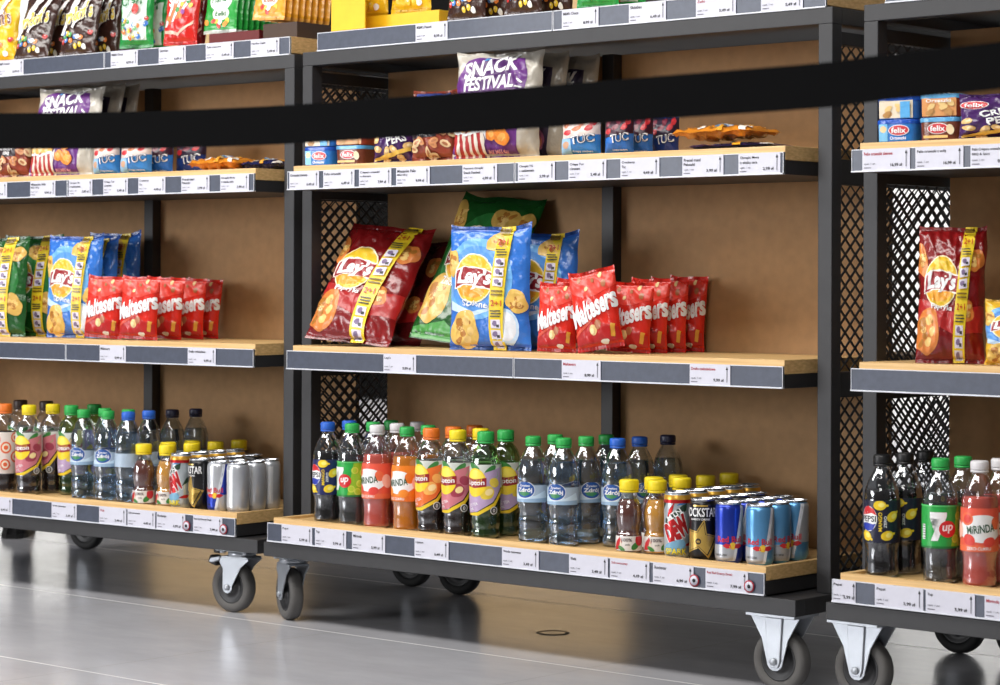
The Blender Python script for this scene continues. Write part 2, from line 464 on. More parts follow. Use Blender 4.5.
def add_shelf(root, R, h, psh, u0, u1, vf, vb, lip_u0, lip_u1, joints, tags, bracket=True, stickers=()):
    s = MB(); t = 0.014; hb = h - 0.028 if bracket else h - 0.040
    if h == H1:
        s.box((u0+t, vf+t, hb), (u1-t, vb, h-0.006), plywood, 0.0008)
        s.box((u0, vf, hb), (u1, vf+t, h), plywood, 0.001)
        for a in (u0, u1-t): s.box((a, vf+t, hb), (a+t, vb, h), plywood, 0.001)
    else: s.box((u0, vf, hb), (u1, vb, h), plywood, 0.001)
    if bracket:
        s.box((u0+0.002, vf+0.003, h-0.0565), (u1-0.002, vb, hb), steel, 0.001)
    o = s.build('shelf', root)
    o.location = (0, 0, FL)
    lt = h - 0.0125 if bracket else h - 0.001
    lb = lt - 0.044
    r = MB(); edges = [lip_u0] + list(joints) + [lip_u1]
    for a, b in zip(edges[:-1], edges[1:]):
        a2 = a + (0.0012 if a != lip_u0 else 0); b2 = b - (0.0012 if b != lip_u1 else 0)
        r.box((a2, vf-0.005, lb+0.0025), (b2, vf-0.0005, lt-0.001), slate, 0.0004)
        r.box((a2, vf-0.0085, lb), (b2, vf-0.0005, lb+0.003), railedge, 0.0008)
        r.box((a2, vf-0.0062, lt-0.0018), (b2, vf-0.0005, lt), railedge, 0.0004)
        for e in (a2, b2-0.0012): r.box((e, vf-0.0062, lb), (e+0.0012, vf-0.0005, lt), railedge, 0.0002)
    r.build('price_rail', o)
    for n, (pa, pb, lines, st) in enumerate(tags):
        ua, ub = R.u_at(pa, vf-0.006), R.u_at(pb, vf-0.006)
        w = round(ub - ua, 3)
        src = tag_mesh(lines, w, style=st)
        if src.parent is None: c = src
        else: c = src.copy(); COL.objects.link(c)
        c.parent = o; c.location = ((ua+ub)/2, vf-0.0058, (lb+lt)/2 + 0.0012)
    for px in stickers:
        d = MB(); d.lathe([(0.012, 0), (0.012, 0.0012)], tagred, 24, Matrix.Rotation(PI/2, 4, 'X'))
        d.lathe([(0.0095, 0.0012), (0.0095, 0.0016)], tagm, 24, Matrix.Rotation(PI/2, 4, 'X'))
        d.lathe([(0.004, 0.0016), (0.004, 0.002)], tagink, 12, Matrix.Rotation(PI/2, 4, 'X'))
        k = d.build('round_sticker', o); k.location = (R.u_at(px, vf-0.008), vf-0.0075, lb+0.016)
    return o

MESHPANEL = None
def build_rack(R, label, lips, castors):
    global MESHPANEL
    root = empty('shelving_rack', (R.x, R.y, 0), (0, 0, R.yaw))
    tag(root, label, 'shelf rack', 'rolling snack and drink racks')
    D = 0.53; p = 0.033
    f = MB(); z = FL
    for u in (0, W_-p):
        for v in (0, D-p): f.box((u, v, z+0.033), (u+p, v+p, z+HT-p), steel, 0.0015)
    for v in (0, D-p): f.box((0, v, z+HT-p), (W_, v+p, z+HT), steel, 0.0015)
    for u in (0, W_-p):
        f.box((u, p, z+HT-p), (u+p, D-p, z+HT), steel, 0.0015)
        for w, e in ((HT-0.072, 0.026), (H3-0.075, 0.05), (H4-0.075, 0.05)): f.box((u+0.006, p, z+w), (u+p-0.006, D-p, z+w+e), steel, 0.001)
    f.box((p, p, z+HT-0.012), (W_-p, D-p, z+HT-0.004), steel)
    b0, b1 = -PBASE, D + PBASE
    f.box((0, b0, z), (W_, b0+p, z+p), steel, 0.0012); f.box((0, b1-p, z), (W_, b1, z+p), steel, 0.0012)
    for u in (0, W_-p): f.box((u, b0+p, z), (u+p, b1-p, z+p), steel, 0.0012)
    f.box((p, b0+p, z+0.02), (W_-p, b1-p, z+p-0.001), steel)
    for v in (0.226, 0.272): f.box((0.733, v, z+p), (0.766, v+0.03, z+HT-p), steel, 0.001)
    f.build('frame', root)
    bp = MB(); bp.box((p, 0.257, z+p), (W_-p, 0.271, z+HT-p), board); bp.build('back_panel', root)
    for u in (p/2, W_-p/2):
        if MESHPANEL is None: mp = expanded_mesh().build('side_mesh', root); MESHPANEL = mp
        else: mp = MESHPANEL.copy(); COL.objects.link(mp); mp.parent = root
        mp.rotation_euler = (0, 0, PI/2); mp.location = (u+0.001, 0, z)
    for (h, psh, u0, u1, vf, l0, l1, joints, tags, br, st) in lips:
        add_shelf(root, R, h, psh, u0, u1, vf, VB, l0, l1, [R.u_at(j, vf-0.005) for j in joints], tags, br, st)
    # plain boards of the far side
    for h in (H1, H3, H4):
        s = MB(); s.box((UL, 0.274, z+h-0.03), (UR, 0.53+(PBS if h == H1 else PSH), z+h), plywood, 0.001); s.build('shelf', root)
    for kind, u, v, yaw, wm in castors:
        c = build_castor(kind, root, wm); c.location = (u, v, FL); c.rotation_euler = (0, 0, yaw)
    return root

T = lambda a, b, t, p, t2=None, s=0: (a, b, [t, p] + ([t2] if t2 else []), s)
def std(h, joints, tags, st=()):
    psh = PBS if h == H1 else PSH
    return (h, psh, UL, UR, -psh, UL-0.015, UR, joints, tags, True, st)
def top(joints, tags, l0=0.05):
    return (H5, 0, l0, W_-0.016, 0.006, l0, W_-0.016, joints, tags, False, ())

rack_mid = build_rack(R2, 'black steel shelf rack on castors in the middle, full bottle row on its bottom shelf', [
    std(H1, [], [T(282.5, 313, 'Pepsi', '5,99 zł'), T(316, 347, '7up', '5,99 zł'), T(353, 386, 'Mirinda', '5,99 zł'), T(415.5, 449.5, 'Lipton', '6,49 zł'),
                 T(503, 539.6, 'Woda gazowana', '3,49 zł'), T(570, 609, 'Woda', '3,49 zł'), T(611, 650.5, 'Sok owocowy', '4,49 zł', None, 1), T(654, 694.5, 'Rockstar', '6,99 zł'), T(706.6, 749, 'Red Bull Energy Drink', '7,99 zł', None, 1)], (695, 750)),
    std(H3, [514], [T(383.7, 416.5, "Lay's", '9,99 zł'), T(562, 601, 'Maltesers', '8,99 zł', None, 1), T(690, 730.6, 'Draże czekoladowe', '9,99 zł', None, 1)]),
    std(H4, [514.5], [T(289, 318.7, 'Orzeszki ziemne', '6,49 zł'), T(323, 354, 'Felix orzeszki', '6,49 zł'), T(358.7, 391, 'Crispers orzeszki', '7,99 zł', 'w skorupce'), T(395.8, 429.4, 'Mieszanka Felix', '9,99 zł', 'BBQ 100 g'),
                      T(462, 496.8, 'Popcorn chrupki', '6,99 zł', 'Snack Festival'), T(517.7, 554.5, 'Chrupki TG', '5,99 zł', 'z nadzieniem'), T(568, 606, 'Crispy Tuc', '5,49 zł', 'z kremem'), T(620, 659, 'Crackersy', '4,49 zł', 'Tuc'),
                      T(682, 723, 'Precel maxi', '3,99 zł', 'Paluszki'), T(738, 780, 'Chrupki Mega', '2,99 zł', 'o smaku sera')]),
    top([552], [T(414.7, 446.7, 'M&M’s Peanut', '8,99 zł'), T(561, 597.6, 'M&M’s Choco', '8,99 zł'), T(628, 665, 'Skittles', '6,49 zł'), T(695, 735, 'Żelki', '5,49 zł', None, 1), T(760, 802, 'Haribo', '5,49 zł')]),
], [('swivel', 0.036, -0.058, -0.42, rubber), ('fixed', W_-0.062, -0.075, 0, rubber), ('swivel', 0.028, 0.56, 0.2, rubber_shaded), ('fixed', W_-0.06, 0.585, 0, rubber_shaded)])

rack_left = build_rack(R1, 'black steel shelf rack on castors, the one with gummy bags at its top right end', [
    std(H1, [], [T(-14, 13, 'Lipton', '6,49 zł'), T(52.5, 77.4, 'Woda gazowana', '3,49 zł'), T(100, 127, 'Woda', '3,49 zł', None, 1), T(128.4, 156, 'Sok owocowy', '4,49 zł'), T(157.5, 186, 'Rockstar', '6,99 zł'), T(194, 223, 'Red Bull Energy Drink', '7,99 zł')], (187, 224)),
    std(H3, [66], [T(100, 126, 'Maltesers', '8,99 zł'), T(188, 216, 'Draże czekoladowe', '9,99 zł')]),
    std(H4, [67], [T(-18, 6.7, 'Felix', '6,49 zł'), T(30, 55, 'Mieszanka Felix', '9,99 zł', 'BBQ 100 g'), T(68.5, 92, 'Chrupki TG', '5,99 zł', 'z nadzieniem'), T(103, 127.5, 'Crispy Tuc', '5,49 zł', 'z kremem'), T(138, 165, 'Crackersy', '4,49 zł', 'Tuc'),
                   T(181, 209, 'Precel maxi', '3,99 zł', 'Paluszki'), T(220, 248.5, 'Chrupki Mega', '2,99 zł', 'o smaku sera')]),
    top([103.5], [T(-3, 22.6, 'M&M’s Peanut', '8,99 zł'), T(110, 137, 'M&M’s Choco', '8,99 zł'), T(158, 185, 'Skittles', '6,49 zł'), T(205, 232.8, 'Żelki owocowe', '5,49 zł'), T(250, 278.4, 'Haribo Żelki', '5,49 zł')]),
], [('swivel', 0.05, -0.07, 0.3, rubber), ('brake', W_-0.115, -0.055, 0.05, rubber), ('swivel', 0.105, 0.61, 0.1, rubber_shaded), ('swivel', W_-0.102, 0.585, 0.1, rubber_shaded)])

rack_right = build_rack(R3, 'black steel shelf rack on castors, with white light behind its mesh side', [
    std(H1, [], [T(834, 856.6, 'Pepsi', '5,99 zł'), T(876, 924.4, 'Pepsi', '5,99 zł'), T(927, 976, '7up', '5,99 zł'), T(985.6, 1034, 'Mirinda', '5,99 zł', None, 1)]),
    std(H3, [1090], []),
    std(H4, [1090], [T(862, 909.5, 'Felix orzeszki ziemne', '16,99 zł', None, 1), T(915, 963, 'Felix orzeszki z solą', '16,99 zł'), T(970, 1017, 'Felix Crispers orzeszki', '8,49 zł', 'BBQ & Spicy')]),
    top([1100], []),
], [('fixed', 0.058, -0.075, 0, rubber), ('swivel', W_-0.06, -0.07, 0, rubber), ('swivel', 0.06, 0.545, 0.1, rubber_shaded), ('swivel', W_-0.06, 0.56, 0.1, rubber_shaded)])
# ---------------------------------------------------------------- setting: floor, far wall, belt barrier
def tile_floor():
    m = bpy.data.materials.new('polished_grey_tiles'); m.use_nodes = True
    nt = m.node_tree; b = nt.nodes['Principled BSDF']; L = nt.links.new
    tc = nt.nodes.new('ShaderNodeTexCoord'); mp = nt.nodes.new('ShaderNodeMapping')
    mp.inputs['Location'].default_value = (-0.98 + 0.75*26, 0.1225 + 0.722*16, 0)
    sx = nt.nodes.new('ShaderNodeSeparateXYZ')
    def line(axis, pitch, half):
        d = nt.nodes.new('ShaderNodeMath'); d.operation = 'DIVIDE'; d.inputs[1].default_value = pitch
        f = nt.nodes.new('ShaderNodeMath'); f.operation = 'FRACT'
        s = nt.nodes.new('ShaderNodeMath'); s.operation = 'SUBTRACT'; s.inputs[1].default_value = 0.5
        a = nt.nodes.new('ShaderNodeMath'); a.operation = 'ABSOLUTE'
        g = nt.nodes.new('ShaderNodeMath'); g.operation = 'GREATER_THAN'; g.inputs[1].default_value = 0.5 - half/pitch
        L(sx.outputs[axis], d.inputs[0]); L(d.outputs[0], f.inputs[0]); L(f.outputs[0], s.inputs[0]); L(s.outputs[0], a.inputs[0]); L(a.outputs[0], g.inputs[0])
        return g
    L(tc.outputs['Object'], mp.inputs['Vector']); L(mp.outputs['Vector'], sx.inputs[0])
    ly = line('Y', 0.722, 0.0028); lx = line('X', 0.75, 0.0016)
    la = nt.nodes.new('ShaderNodeMath'); la.operation = 'MAXIMUM'; L(ly.outputs[0], la.inputs[0]); L(lx.outputs[0], la.inputs[1])
    b0 = nt.nodes.new('ShaderNodeMix'); b0.data_type = 'RGBA'; b0.inputs['A'].default_value = lin((190, 190, 195)); b0.inputs['B'].default_value = lin((112, 110, 108)); L(lx.outputs[0], b0.inputs['Factor'])
    br = nt.nodes.new('ShaderNodeMix'); br.data_type = 'RGBA'; L(b0.outputs['Result'], br.inputs['A']); br.inputs['B'].default_value = lin((214, 214, 214)); L(ly.outputs[0], br.inputs['Factor'])
    n = nt.nodes.new('ShaderNodeTexNoise'); n.inputs['Scale'].default_value = 3.5; n.inputs['Detail'].default_value = 6; n.inputs['Roughness'].default_value = 0.65
    mp2 = nt.nodes.new('ShaderNodeMapping'); mp2.inputs['Scale'].default_value = (1, 2.2, 1)
    r = nt.nodes.new('ShaderNodeMapRange'); r.inputs['To Min'].default_value = 0.78; r.inputs['To Max'].default_value = 1.14
    mx = nt.nodes.new('ShaderNodeMix'); mx.data_type = 'RGBA'; mx.blend_type = 'MULTIPLY'; mx.inputs['Factor'].default_value = 1.0
    L(tc.outputs['Object'], mp2.inputs['Vector']); L(mp2.outputs['Vector'], n.inputs['Vector']); L(n.outputs['Fac'], r.inputs['Value'])
    L(br.outputs['Result'], mx.inputs['A']); L(r.outputs['Result'], mx.inputs['B']); L(mx.outputs['Result'], b.inputs['Base Color'])
    rr = nt.nodes.new('ShaderNodeMapRange'); rr.inputs['To Min'].default_value = 0.13; rr.inputs['To Max'].default_value = 0.24
    L(n.outputs['Fac'], rr.inputs['Value'])
    ad = nt.nodes.new('ShaderNodeMath'); ad.operation = 'MAXIMUM'; L(rr.outputs['Result'], ad.inputs[0])
    ml = nt.nodes.new('ShaderNodeMath'); ml.operation = 'MULTIPLY'; ml.inputs[1].default_value = 0.7; L(la.outputs[0], ml.inputs[0]); L(ml.outputs[0], ad.inputs[1])
    L(ad.outputs[0], b.inputs['Roughness'])
    bp = nt.nodes.new('ShaderNodeBump'); bp.inputs['Strength'].default_value = 0.6; bp.inputs['Distance'].default_value = 0.002; bp.invert = True
    L(la.outputs[0], bp.inputs['Height']); L(bp.outputs['Normal'], b.inputs['Normal'])
    b.inputs['Specular IOR Level'].default_value = 0.75
    f = MB(); f.box((-18, -10, -0.2), (9, 8.2, 0), m)
    o = f.build('floor'); tag(o, kind='structure')
tile_floor()
wall_white = M('white_wall_paint', (232, 232, 230), 0.8)
wall_wood = M('brown_wall_cladding', (140, 116, 80), 0.8, 0, 0, 0, 0, 0.12, 4)
wall_grey = M('grey_wall_panel', (46, 45, 44), 0.8, spec=0.0)
wall_dark = M('added_dark_panel', (14, 14, 14), 0.9, spec=0.0)  # added dark stretch, keeps the mesh view and floor reflection dark
w = MB()  # panels added for what the floor reflects and the mesh shows
w.box((-3.3, 7.6, 0), (9, 7.8, 3.4), wall_white); w.box((-18, 7.6, 0), (-10.4, 7.8, 3.4), wall_white)
w.box((-6.4, 7.6, 0), (-5.0, 7.8, 3.4), wall_wood); w.box((-9.6, 7.6, 0), (-7.9, 7.8, 3.4), wall_wood)
w.box((-7.9, 7.5, 0), (-6.4, 7.8, 3.4), wall_dark); w.box((-5.0, 7.5, 0), (-3.3, 7.8, 3.4), wall_grey); w.box((-10.4, 7.5, 0), (-9.6, 7.8, 3.4), wall_grey)
tag(w.build('wall_back'), kind='structure')

ring = MB()
ring.lathe([(0.028, 0.0), (0.030, 0.0012), (0.036, 0.0012), (0.038, 0.0)], M('floor_cover_rim', (118, 108, 94), 0.5), 36, caps=False)
ring.lathe([(0.028, 0.0004), (0.0, 0.0006)], M('floor_cover_plate', (168, 166, 164), 0.2), 36, caps=False)
rg = ring.build('floor_box_cover'); rg.location = (0.607, 0.211, 0.0003)
tag(rg, 'small round cover set in the floor tiles under the middle rack', 'floor cover')

def belt():
    root = empty('belt_barrier')
    tag(root, 'black retractable barrier belt stretched across in front of the racks', 'barrier')
    pts = [(-150, 131.5), (0, 131), (130, 130.2), (220, 127.5), (300, 123.7), (430, 115), (560, 105.5), (660, 97.5), (820, 85.5), (880, 78), (1000, 65.5), (1180, 45)]
    wm = M('black_webbing', (15, 15, 16), 0.95, 0, 0, 0.1, 300, spec=0.15)
    P = []
    for x, y in pts:
        q = x / 1000.0
        Z = 1.0 / ((1-q)/3.33 + q/2.5)
        P.append(CAM_P + ray(x, y) * Z)
    # smooth the run
    Q = []
    for i in range(len(P)-1):
        p0, p1, p2, p3 = P[max(i-1, 0)], P[i], P[i+1], P[min(i+2, len(P)-1)]
        for k in range(6):
            t = k/6.0
            Q.append(0.5*((2*p1) + (p2-p0)*t + (2*p0-5*p1+4*p2-p3)*t*t + (3*p1-p0-3*p2+p3)*t**3))
    Q.append(P[-1])
    vs, fs = [], []; hw, th = 0.0246, 0.0012
    for i, p in enumerate(Q):
        tn = (Q[min(i+1, len(Q)-1)] - Q[max(i-1, 0)]); tn.z = 0; tn.normalize(); n = Vector((tn.y, -tn.x, 0))
        for (a, b) in ((1, -hw), (1, hw), (-1, hw), (-1, -hw)): vs.append(p + n*th/2*a + Vector((0, 0, b)))
    for i in range(len(Q)-1):
        for k in range(4): fs.append([i*4+k, i*4+(k+1) % 4, (i+1)*4+(k+1) % 4, (i+1)*4+k])
    fs.append([0, 1, 2, 3]); fs.append([(len(Q)-1)*4+k for k in (3, 2, 1, 0)])
    b = MB(); b.add(vs, fs, wm); b.build('belt', root)
    for e in (P[0], P[-1]):
        p = MB(); t = e.z + 0.05
        p.lathe([(0.17, 0), (0.17, 0.012), (0.06, 0.03), (0.033, 0.05), (0.0315, 0.06), (0.0315, t-0.11), (0.038, t-0.10), (0.038, t-0.005), (0.03, t)], blackp, 32)
        o = p.build('post', root); o.location = (e.x, e.y, 0)
belt()

# person standing behind the left rack: only the shoes show under it
def person():
    root_p = Vector((-1.94, 0.76, 0))
    J = {'pel': (0, 0, .93), 'sp': (0, .01, 1.12), 'ch': (0, .01, 1.32), 'nk': (0, .0, 1.47), 'hd': (0, -.02, 1.55), 'top': (0, -.015, 1.72),
         'hl': (-.095, 0, .90), 'kl': (-.10, -.02, .50), 'al': (-.10, .02, .10), 'tl': (-.11, -.15, .045), 'hr': (.095, 0, .90), 'kr': (.10, -.02, .50), 'ar': (.10, .02, .10), 'tr': (.11, -.15, .045),
         'sl': (-.18, .01, 1.40), 'el': (-.24, .03, 1.13), 'wl': (-.23, -.04, .90), 'fl': (-.225, -.06, .78), 'sr': (.18, .01, 1.40), 'er': (.24, .03, 1.13), 'wr': (.23, -.04, .90), 'fr': (.225, -.06, .78)}
    rad = {'pel': (.15, .11), 'sp': (.13, .10), 'ch': (.15, .11), 'nk': (.055, .055), 'hd': (.078, .09), 'top': (.07, .08), 'h': (.085, .085), 'k': (.058, .058), 'a': (.04, .04), 't': (.04, .03), 's': (.06, .06), 'e': (.043, .043), 'w': (.03, .028), 'f': (.03, .018)}
    E = [('pel', 'sp'), ('sp', 'ch'), ('ch', 'nk'), ('nk', 'hd'), ('hd', 'top')]
    for s in 'lr': E += [('pel', 'h'+s), ('h'+s, 'k'+s), ('k'+s, 'a'+s), ('a'+s, 't'+s), ('ch', 's'+s), ('s'+s, 'e'+s), ('e'+s, 'w'+s), ('w'+s, 'f'+s)]
    names = list(J); me = bpy.data.meshes.new('person'); me.from_pydata([J[n] for n in names], [(names.index(a), names.index(b)) for a, b in E], [])
    cloth = M('dark_blue_clothing', (40, 44, 58), 0.85); me.materials.append(cloth)
    o = bpy.data.objects.new('person', me); COL.objects.link(o); o.location = root_p; o.rotation_euler = (0, 0, 0.9); o.scale = (0.86, 0.86, 0.80)
    sk = o.modifiers.new('Skin', 'SKIN')
    for i, n in enumerate(names):
        d = me.skin_vertices[0].data[i]; r = rad.get(n) or rad[n[0]]; d.radius = r; d.use_root = (n == 'pel')
    sd = o.modifiers.new('Sub', 'SUBSURF'); sd.levels = 1; sd.render_levels = 2
    tag(o, 'person in dark clothes and black shoes standing behind the racks, feet showing', 'person')
    skin = M('skin', (205, 160, 135), 0.55); hair = M('brown_hair', (60, 42, 30), 0.7)
    h = MB(); h.lathe([(0.001, -0.115), (0.045, -0.105), (0.062, -0.06), (0.073, 0.0), (0.078, 0.05), (0.06, 0.1), (0.001, 0.115)], skin, 24)
    h.prism([(0.0, 0.0), (0.01, -0.04), (-0.01, -0.04)], -0.1, -0.06, skin)
    for x in (-0.078, 0.078): h.lathe([(0.004, -0.028), (0.012, -0.01), (0.013, 0.015), (0.004, 0.03)], skin, 10, Matrix.Translation((x, 0.005, 0)))
    for x in (-0.028, 0.028): h.lathe([(0.001, -0.008), (0.009, 0), (0.001, 0.008)], M('eye_white', (235, 235, 235), 0.3), 10, Matrix.Translation((x, -0.072, 0.0)))
    h.box((-0.022, -0.074, -0.067), (0.022, -0.058, -0.058), M('lips', (170, 100, 95), 0.5), 0.003)
    k = h.build('head', o); k.location = (0, -0.02, 1.625); k.scale = (1, 1.12, 1)
    q = MB(); q.lathe([(0.083, -0.02), (0.087, 0.03), (0.07, 0.09), (0.001, 0.122)], hair, 24, caps=False); q2 = q.build('hair', o); q2.location = (0, 0.0, 1.63); q2.scale = (1, 1.05, 1)
    shoe = M('black_shoe', (16, 15, 15), 0.4); sole = M('white_sole', (225, 222, 215), 0.6)
    for s in (-1, 1):
        m = MB()
        sec = [(-0.085, .036, .075), (-0.05, .04, .09), (0.0, .041, .085), (0.06, .043, .065), (0.12, .046, .05), (0.17, .038, .04), (0.195, .018, .03)]
        vs, fs = [], []
        for y, hwid, hh in sec:
            for a in range(10):
                t = PI*a/9; vs.append((hwid*math.cos(t), -y, 0.016 + hh*math.sin(t)**0.7 if a not in (0, 9) else 0.016))
        for i in range(len(sec)-1):
            for a in range(9): fs.append([i*10+a, i*10+a+1, (i+1)*10+a+1, (i+1)*10+a])
        fs.append(list(range(10))); fs.append([(len(sec)-1)*10 + a for a in range(10)][::-1])
        m.add(vs, fs, shoe, True)
        out = [(hw_, -y) for y, hw_, _ in sec] + [(-hw_, -y) for y, hw_, _ in sec[::-1]]
        bm = bmesh.new(); f = bm.faces.new([bm.verts.new((x*1.05, y, 0)) for x, y in out]); r = bmesh.ops.extrude_face_region(bm, geom=[f])
        for g in r['geom']:
            if isinstance(g, bmesh.types.BMVert): g.co.z = 0.018
        bmesh.ops.recalc_face_normals(bm, faces=bm.faces[:]); m.bm(bm, shoe)
        k = m.build('shoe', o); k.location = (s*0.105, 0.0, 0.0); k.rotation_euler = (0, 0, s*0.15)
person()

# ---------------------------------------------------------------- light and camera
def area(name, loc, target, sx, sy, power, col=(1, 1, 1)):
    l = bpy.data.lights.new(name, 'AREA'); l.shape = 'RECTANGLE'; l.size = sx; l.size_y = sy; l.energy = power; l.color = col
    o = bpy.data.objects.new(name, l); COL.objects.link(o); o.location = loc
    d = Vector(target) - Vector(loc); o.rotation_euler = d.to_track_quat('-Z', 'Y').to_euler()
    return o
area('window_daylight', (-4.6, -8.6, 2.0), (0.2, 0.1, 0.6), 4.0, 2.2, 365, (0.98, 0.98, 1.0))
area('ceiling_light_panel', (-0.1, -1.75, 2.9), (-0.1, -1.2, 0.0), 5.5, 0.7, 150, (1, 0.97, 0.93))
area('ceiling_light_panel', (3.4, -5.0, 3.0), (0.9, 0.0, 0.5), 1.6, 1.0, 45, (1, 0.97, 0.93))
area('back_wall_fill', (0.5, 5.0, 3.3), (0.5, 7.4, 1.0), 5, 1.0, 150, (1, 0.99, 0.97))  # added fill lights, brighten the far wall for the floor reflections
area('back_wall_fill', (-7.5, 5.0, 3.3), (-7.5, 7.4, 1.0), 6, 1.0, 400, (1, 0.97, 0.93))
area('back_wall_fill', (-14, 5.0, 3.3), (-14, 7.4, 1.0), 4, 1.0, 90, (1, 0.99, 0.97))

wd = bpy.data.worlds.new('room_light'); scn.world = wd; wd.use_nodes = True
bg = wd.node_tree.nodes['Background']
tc = wd.node_tree.nodes.new('ShaderNodeTexCoord'); sp = wd.node_tree.nodes.new('ShaderNodeSeparateXYZ'); rp = wd.node_tree.nodes.new('ShaderNodeValToRGB')
rp.color_ramp.elements[0].position = 0.0; rp.color_ramp.elements[0].color = (0.30, 0.29, 0.28, 1)
rp.color_ramp.elements[1].position = 0.7; rp.color_ramp.elements[1].color = (0.62, 0.63, 0.66, 1)
wd.node_tree.links.new(tc.outputs['Generated'], sp.inputs[0]); wd.node_tree.links.new(sp.outputs['Z'], rp.inputs['Fac']); wd.node_tree.links.new(rp.outputs['Color'], bg.inputs['Color'])
bg.inputs['Strength'].default_value = 0.33

cam = bpy.data.cameras.new('camera'); co = bpy.data.objects.new('camera', cam); COL.objects.link(co)
cam.sensor_width = 36; cam.lens = CAM_F * 36 / 1000; cam.shift_y = (CAM_CY - 342.5) / 1000
co.matrix_world = Matrix.Translation(CAM_P) @ Matrix.Rotation(CAM_YAW, 4, 'Z') @ Matrix.Rotation(PI/2, 4, 'X') @ Matrix.Rotation(CAM_ROLL, 4, 'Z')
cam.dof.use_dof = True; cam.dof.focus_distance = 5.1; cam.dof.aperture_fstop = 8.0
cam.clip_start = 0.05
scn.camera = co
scn.view_settings.view_transform = 'Standard'; scn.view_settings.look = 'None'; scn.view_settings.exposure = 0.0; scn.view_settings.gamma = 1.0
scn.view_settings.use_curve_mapping = False
scn.cycles.use_denoising = True
scn.cycles.transparent_max_bounces = 40
scn.cycles.max_bounces = 14; scn.cycles.transmission_bounces = 12
scn.cycles.caustics_reflective = False; scn.cycles.caustics_refractive = False
# ---------------------------------------------------------------- drinks
CS = 32
def cyl_F(rf):
    def F(x, z):
        r = rf(z); r0 = rf.r0; a = x / r0
        p = Vector((r*math.sin(a), -r*math.cos(a), z)); return p, Vector((math.sin(a), -math.cos(a), 0))
    return F
def prof_fn(prof):
    def rf(z):
        for (r0, z0), (r1, z1) in zip(prof[:-1], prof[1:]):
            if z0 <= z <= z1: return r0 + (r1-r0)*(z-z0)/max(1e-9, z1-z0)
        return prof[-1][0] if z > prof[-1][1] else prof[0][0]
    rf.r0 = max(r for r, z in prof)
    return rf
def smooth_prof(p, n=4):
    out = []
    for i in range(len(p)-1):
        p0, p1, p2, p3 = p[max(i-1, 0)], p[i], p[i+1], p[min(i+2, len(p)-1)]
        for k in range(n):
            t = k/n
            out.append(tuple(0.5*((2*p1[j]) + (p2[j]-p0[j])*t + (2*p0[j]-5*p1[j]+4*p2[j]-p3[j])*t*t + (3*p1[j]-p0[j]-3*p2[j]+p3[j])*t**3) for j in (0, 1)))
    out.append(p[-1]); return out

PET = shell_mat('clear_plastic_shell', (0.93, 0.95, 0.97), 0.06, 0.8)
PETB = shell_mat('clear_water_shell', (0.86, 0.92, 0.97), 0.08, 0.85)
PETG = shell_mat('green_plastic_shell', (0.55, 0.80, 0.45), 0.06, 0.7)

def liquid_clear(name, tint, dens=0.0):
    return M(name, tint, 0.03, 0, 0, 0, 0, 0.0, 10, trans=1.0, ior=1.33)
LQ = {
    'cola': M('cola_liquid', (26, 22, 22), 0.12, 0, 0.3, 0.25, 30, 0.2, 30),
    'lemon': M('pale_soda_liquid', (150, 152, 150), 0.05, 0, 0, 0.15, 30, 0.02, 10, trans=0.85, ior=1.33),
    'red': M('red_soda_liquid', (214, 92, 78), 0.15, 0, 0.2, 0.1, 30, 0.06, 20),
    'orange': M('orange_soda_liquid', (222, 128, 30), 0.15, 0, 0.2, 0.1, 30, 0.06, 20),
    'tea': M('black_tea_liquid', (44, 30, 24), 0.12, 0, 0.3, 0.2, 30, 0.2, 20),
    'gtea': M('green_tea_liquid', (52, 60, 38), 0.12, 0, 0.3, 0.2, 30, 0.2, 20),
    'water': M('water_liquid', (205, 222, 236), 0.03, 0, 0, 0.25, 25, 0.0, 10, trans=0.97, ior=1.33),
    'berry': M('berry_juice', (104, 58, 48), 0.12, 0, 0.2, 0.2, 30, 0.15, 20),
    'ojuice': M('orange_juice', (226, 158, 62), 0.2, 0, 0.2, 0.15, 40, 0.12, 40),
}
def capm(rgb): return M('cap_%d_%d_%d' % rgb, rgb, 0.42, 0, 0, 0.1, 200, 0.04, 60)

def screw_cap(name, z, r, h, mat, parent):
    mb = MB()
    prof = [(r*0.97, z), (r, z+0.0015), (r, z+h-0.0035), (r-0.001, z+h-0.0012), (r-0.003, z+h), (0.0005, z+h)]
    mb.lathe(prof, mat, 48, None, True, lambda a, zz: 1 + (0.012*math.cos(24*a) if zz < z+h-0.003 else 0))
    mb.lathe([(r*0.99, z-0.005), (r*0.99, z-0.001)], mat, 32)
    return mb.build(name, parent)

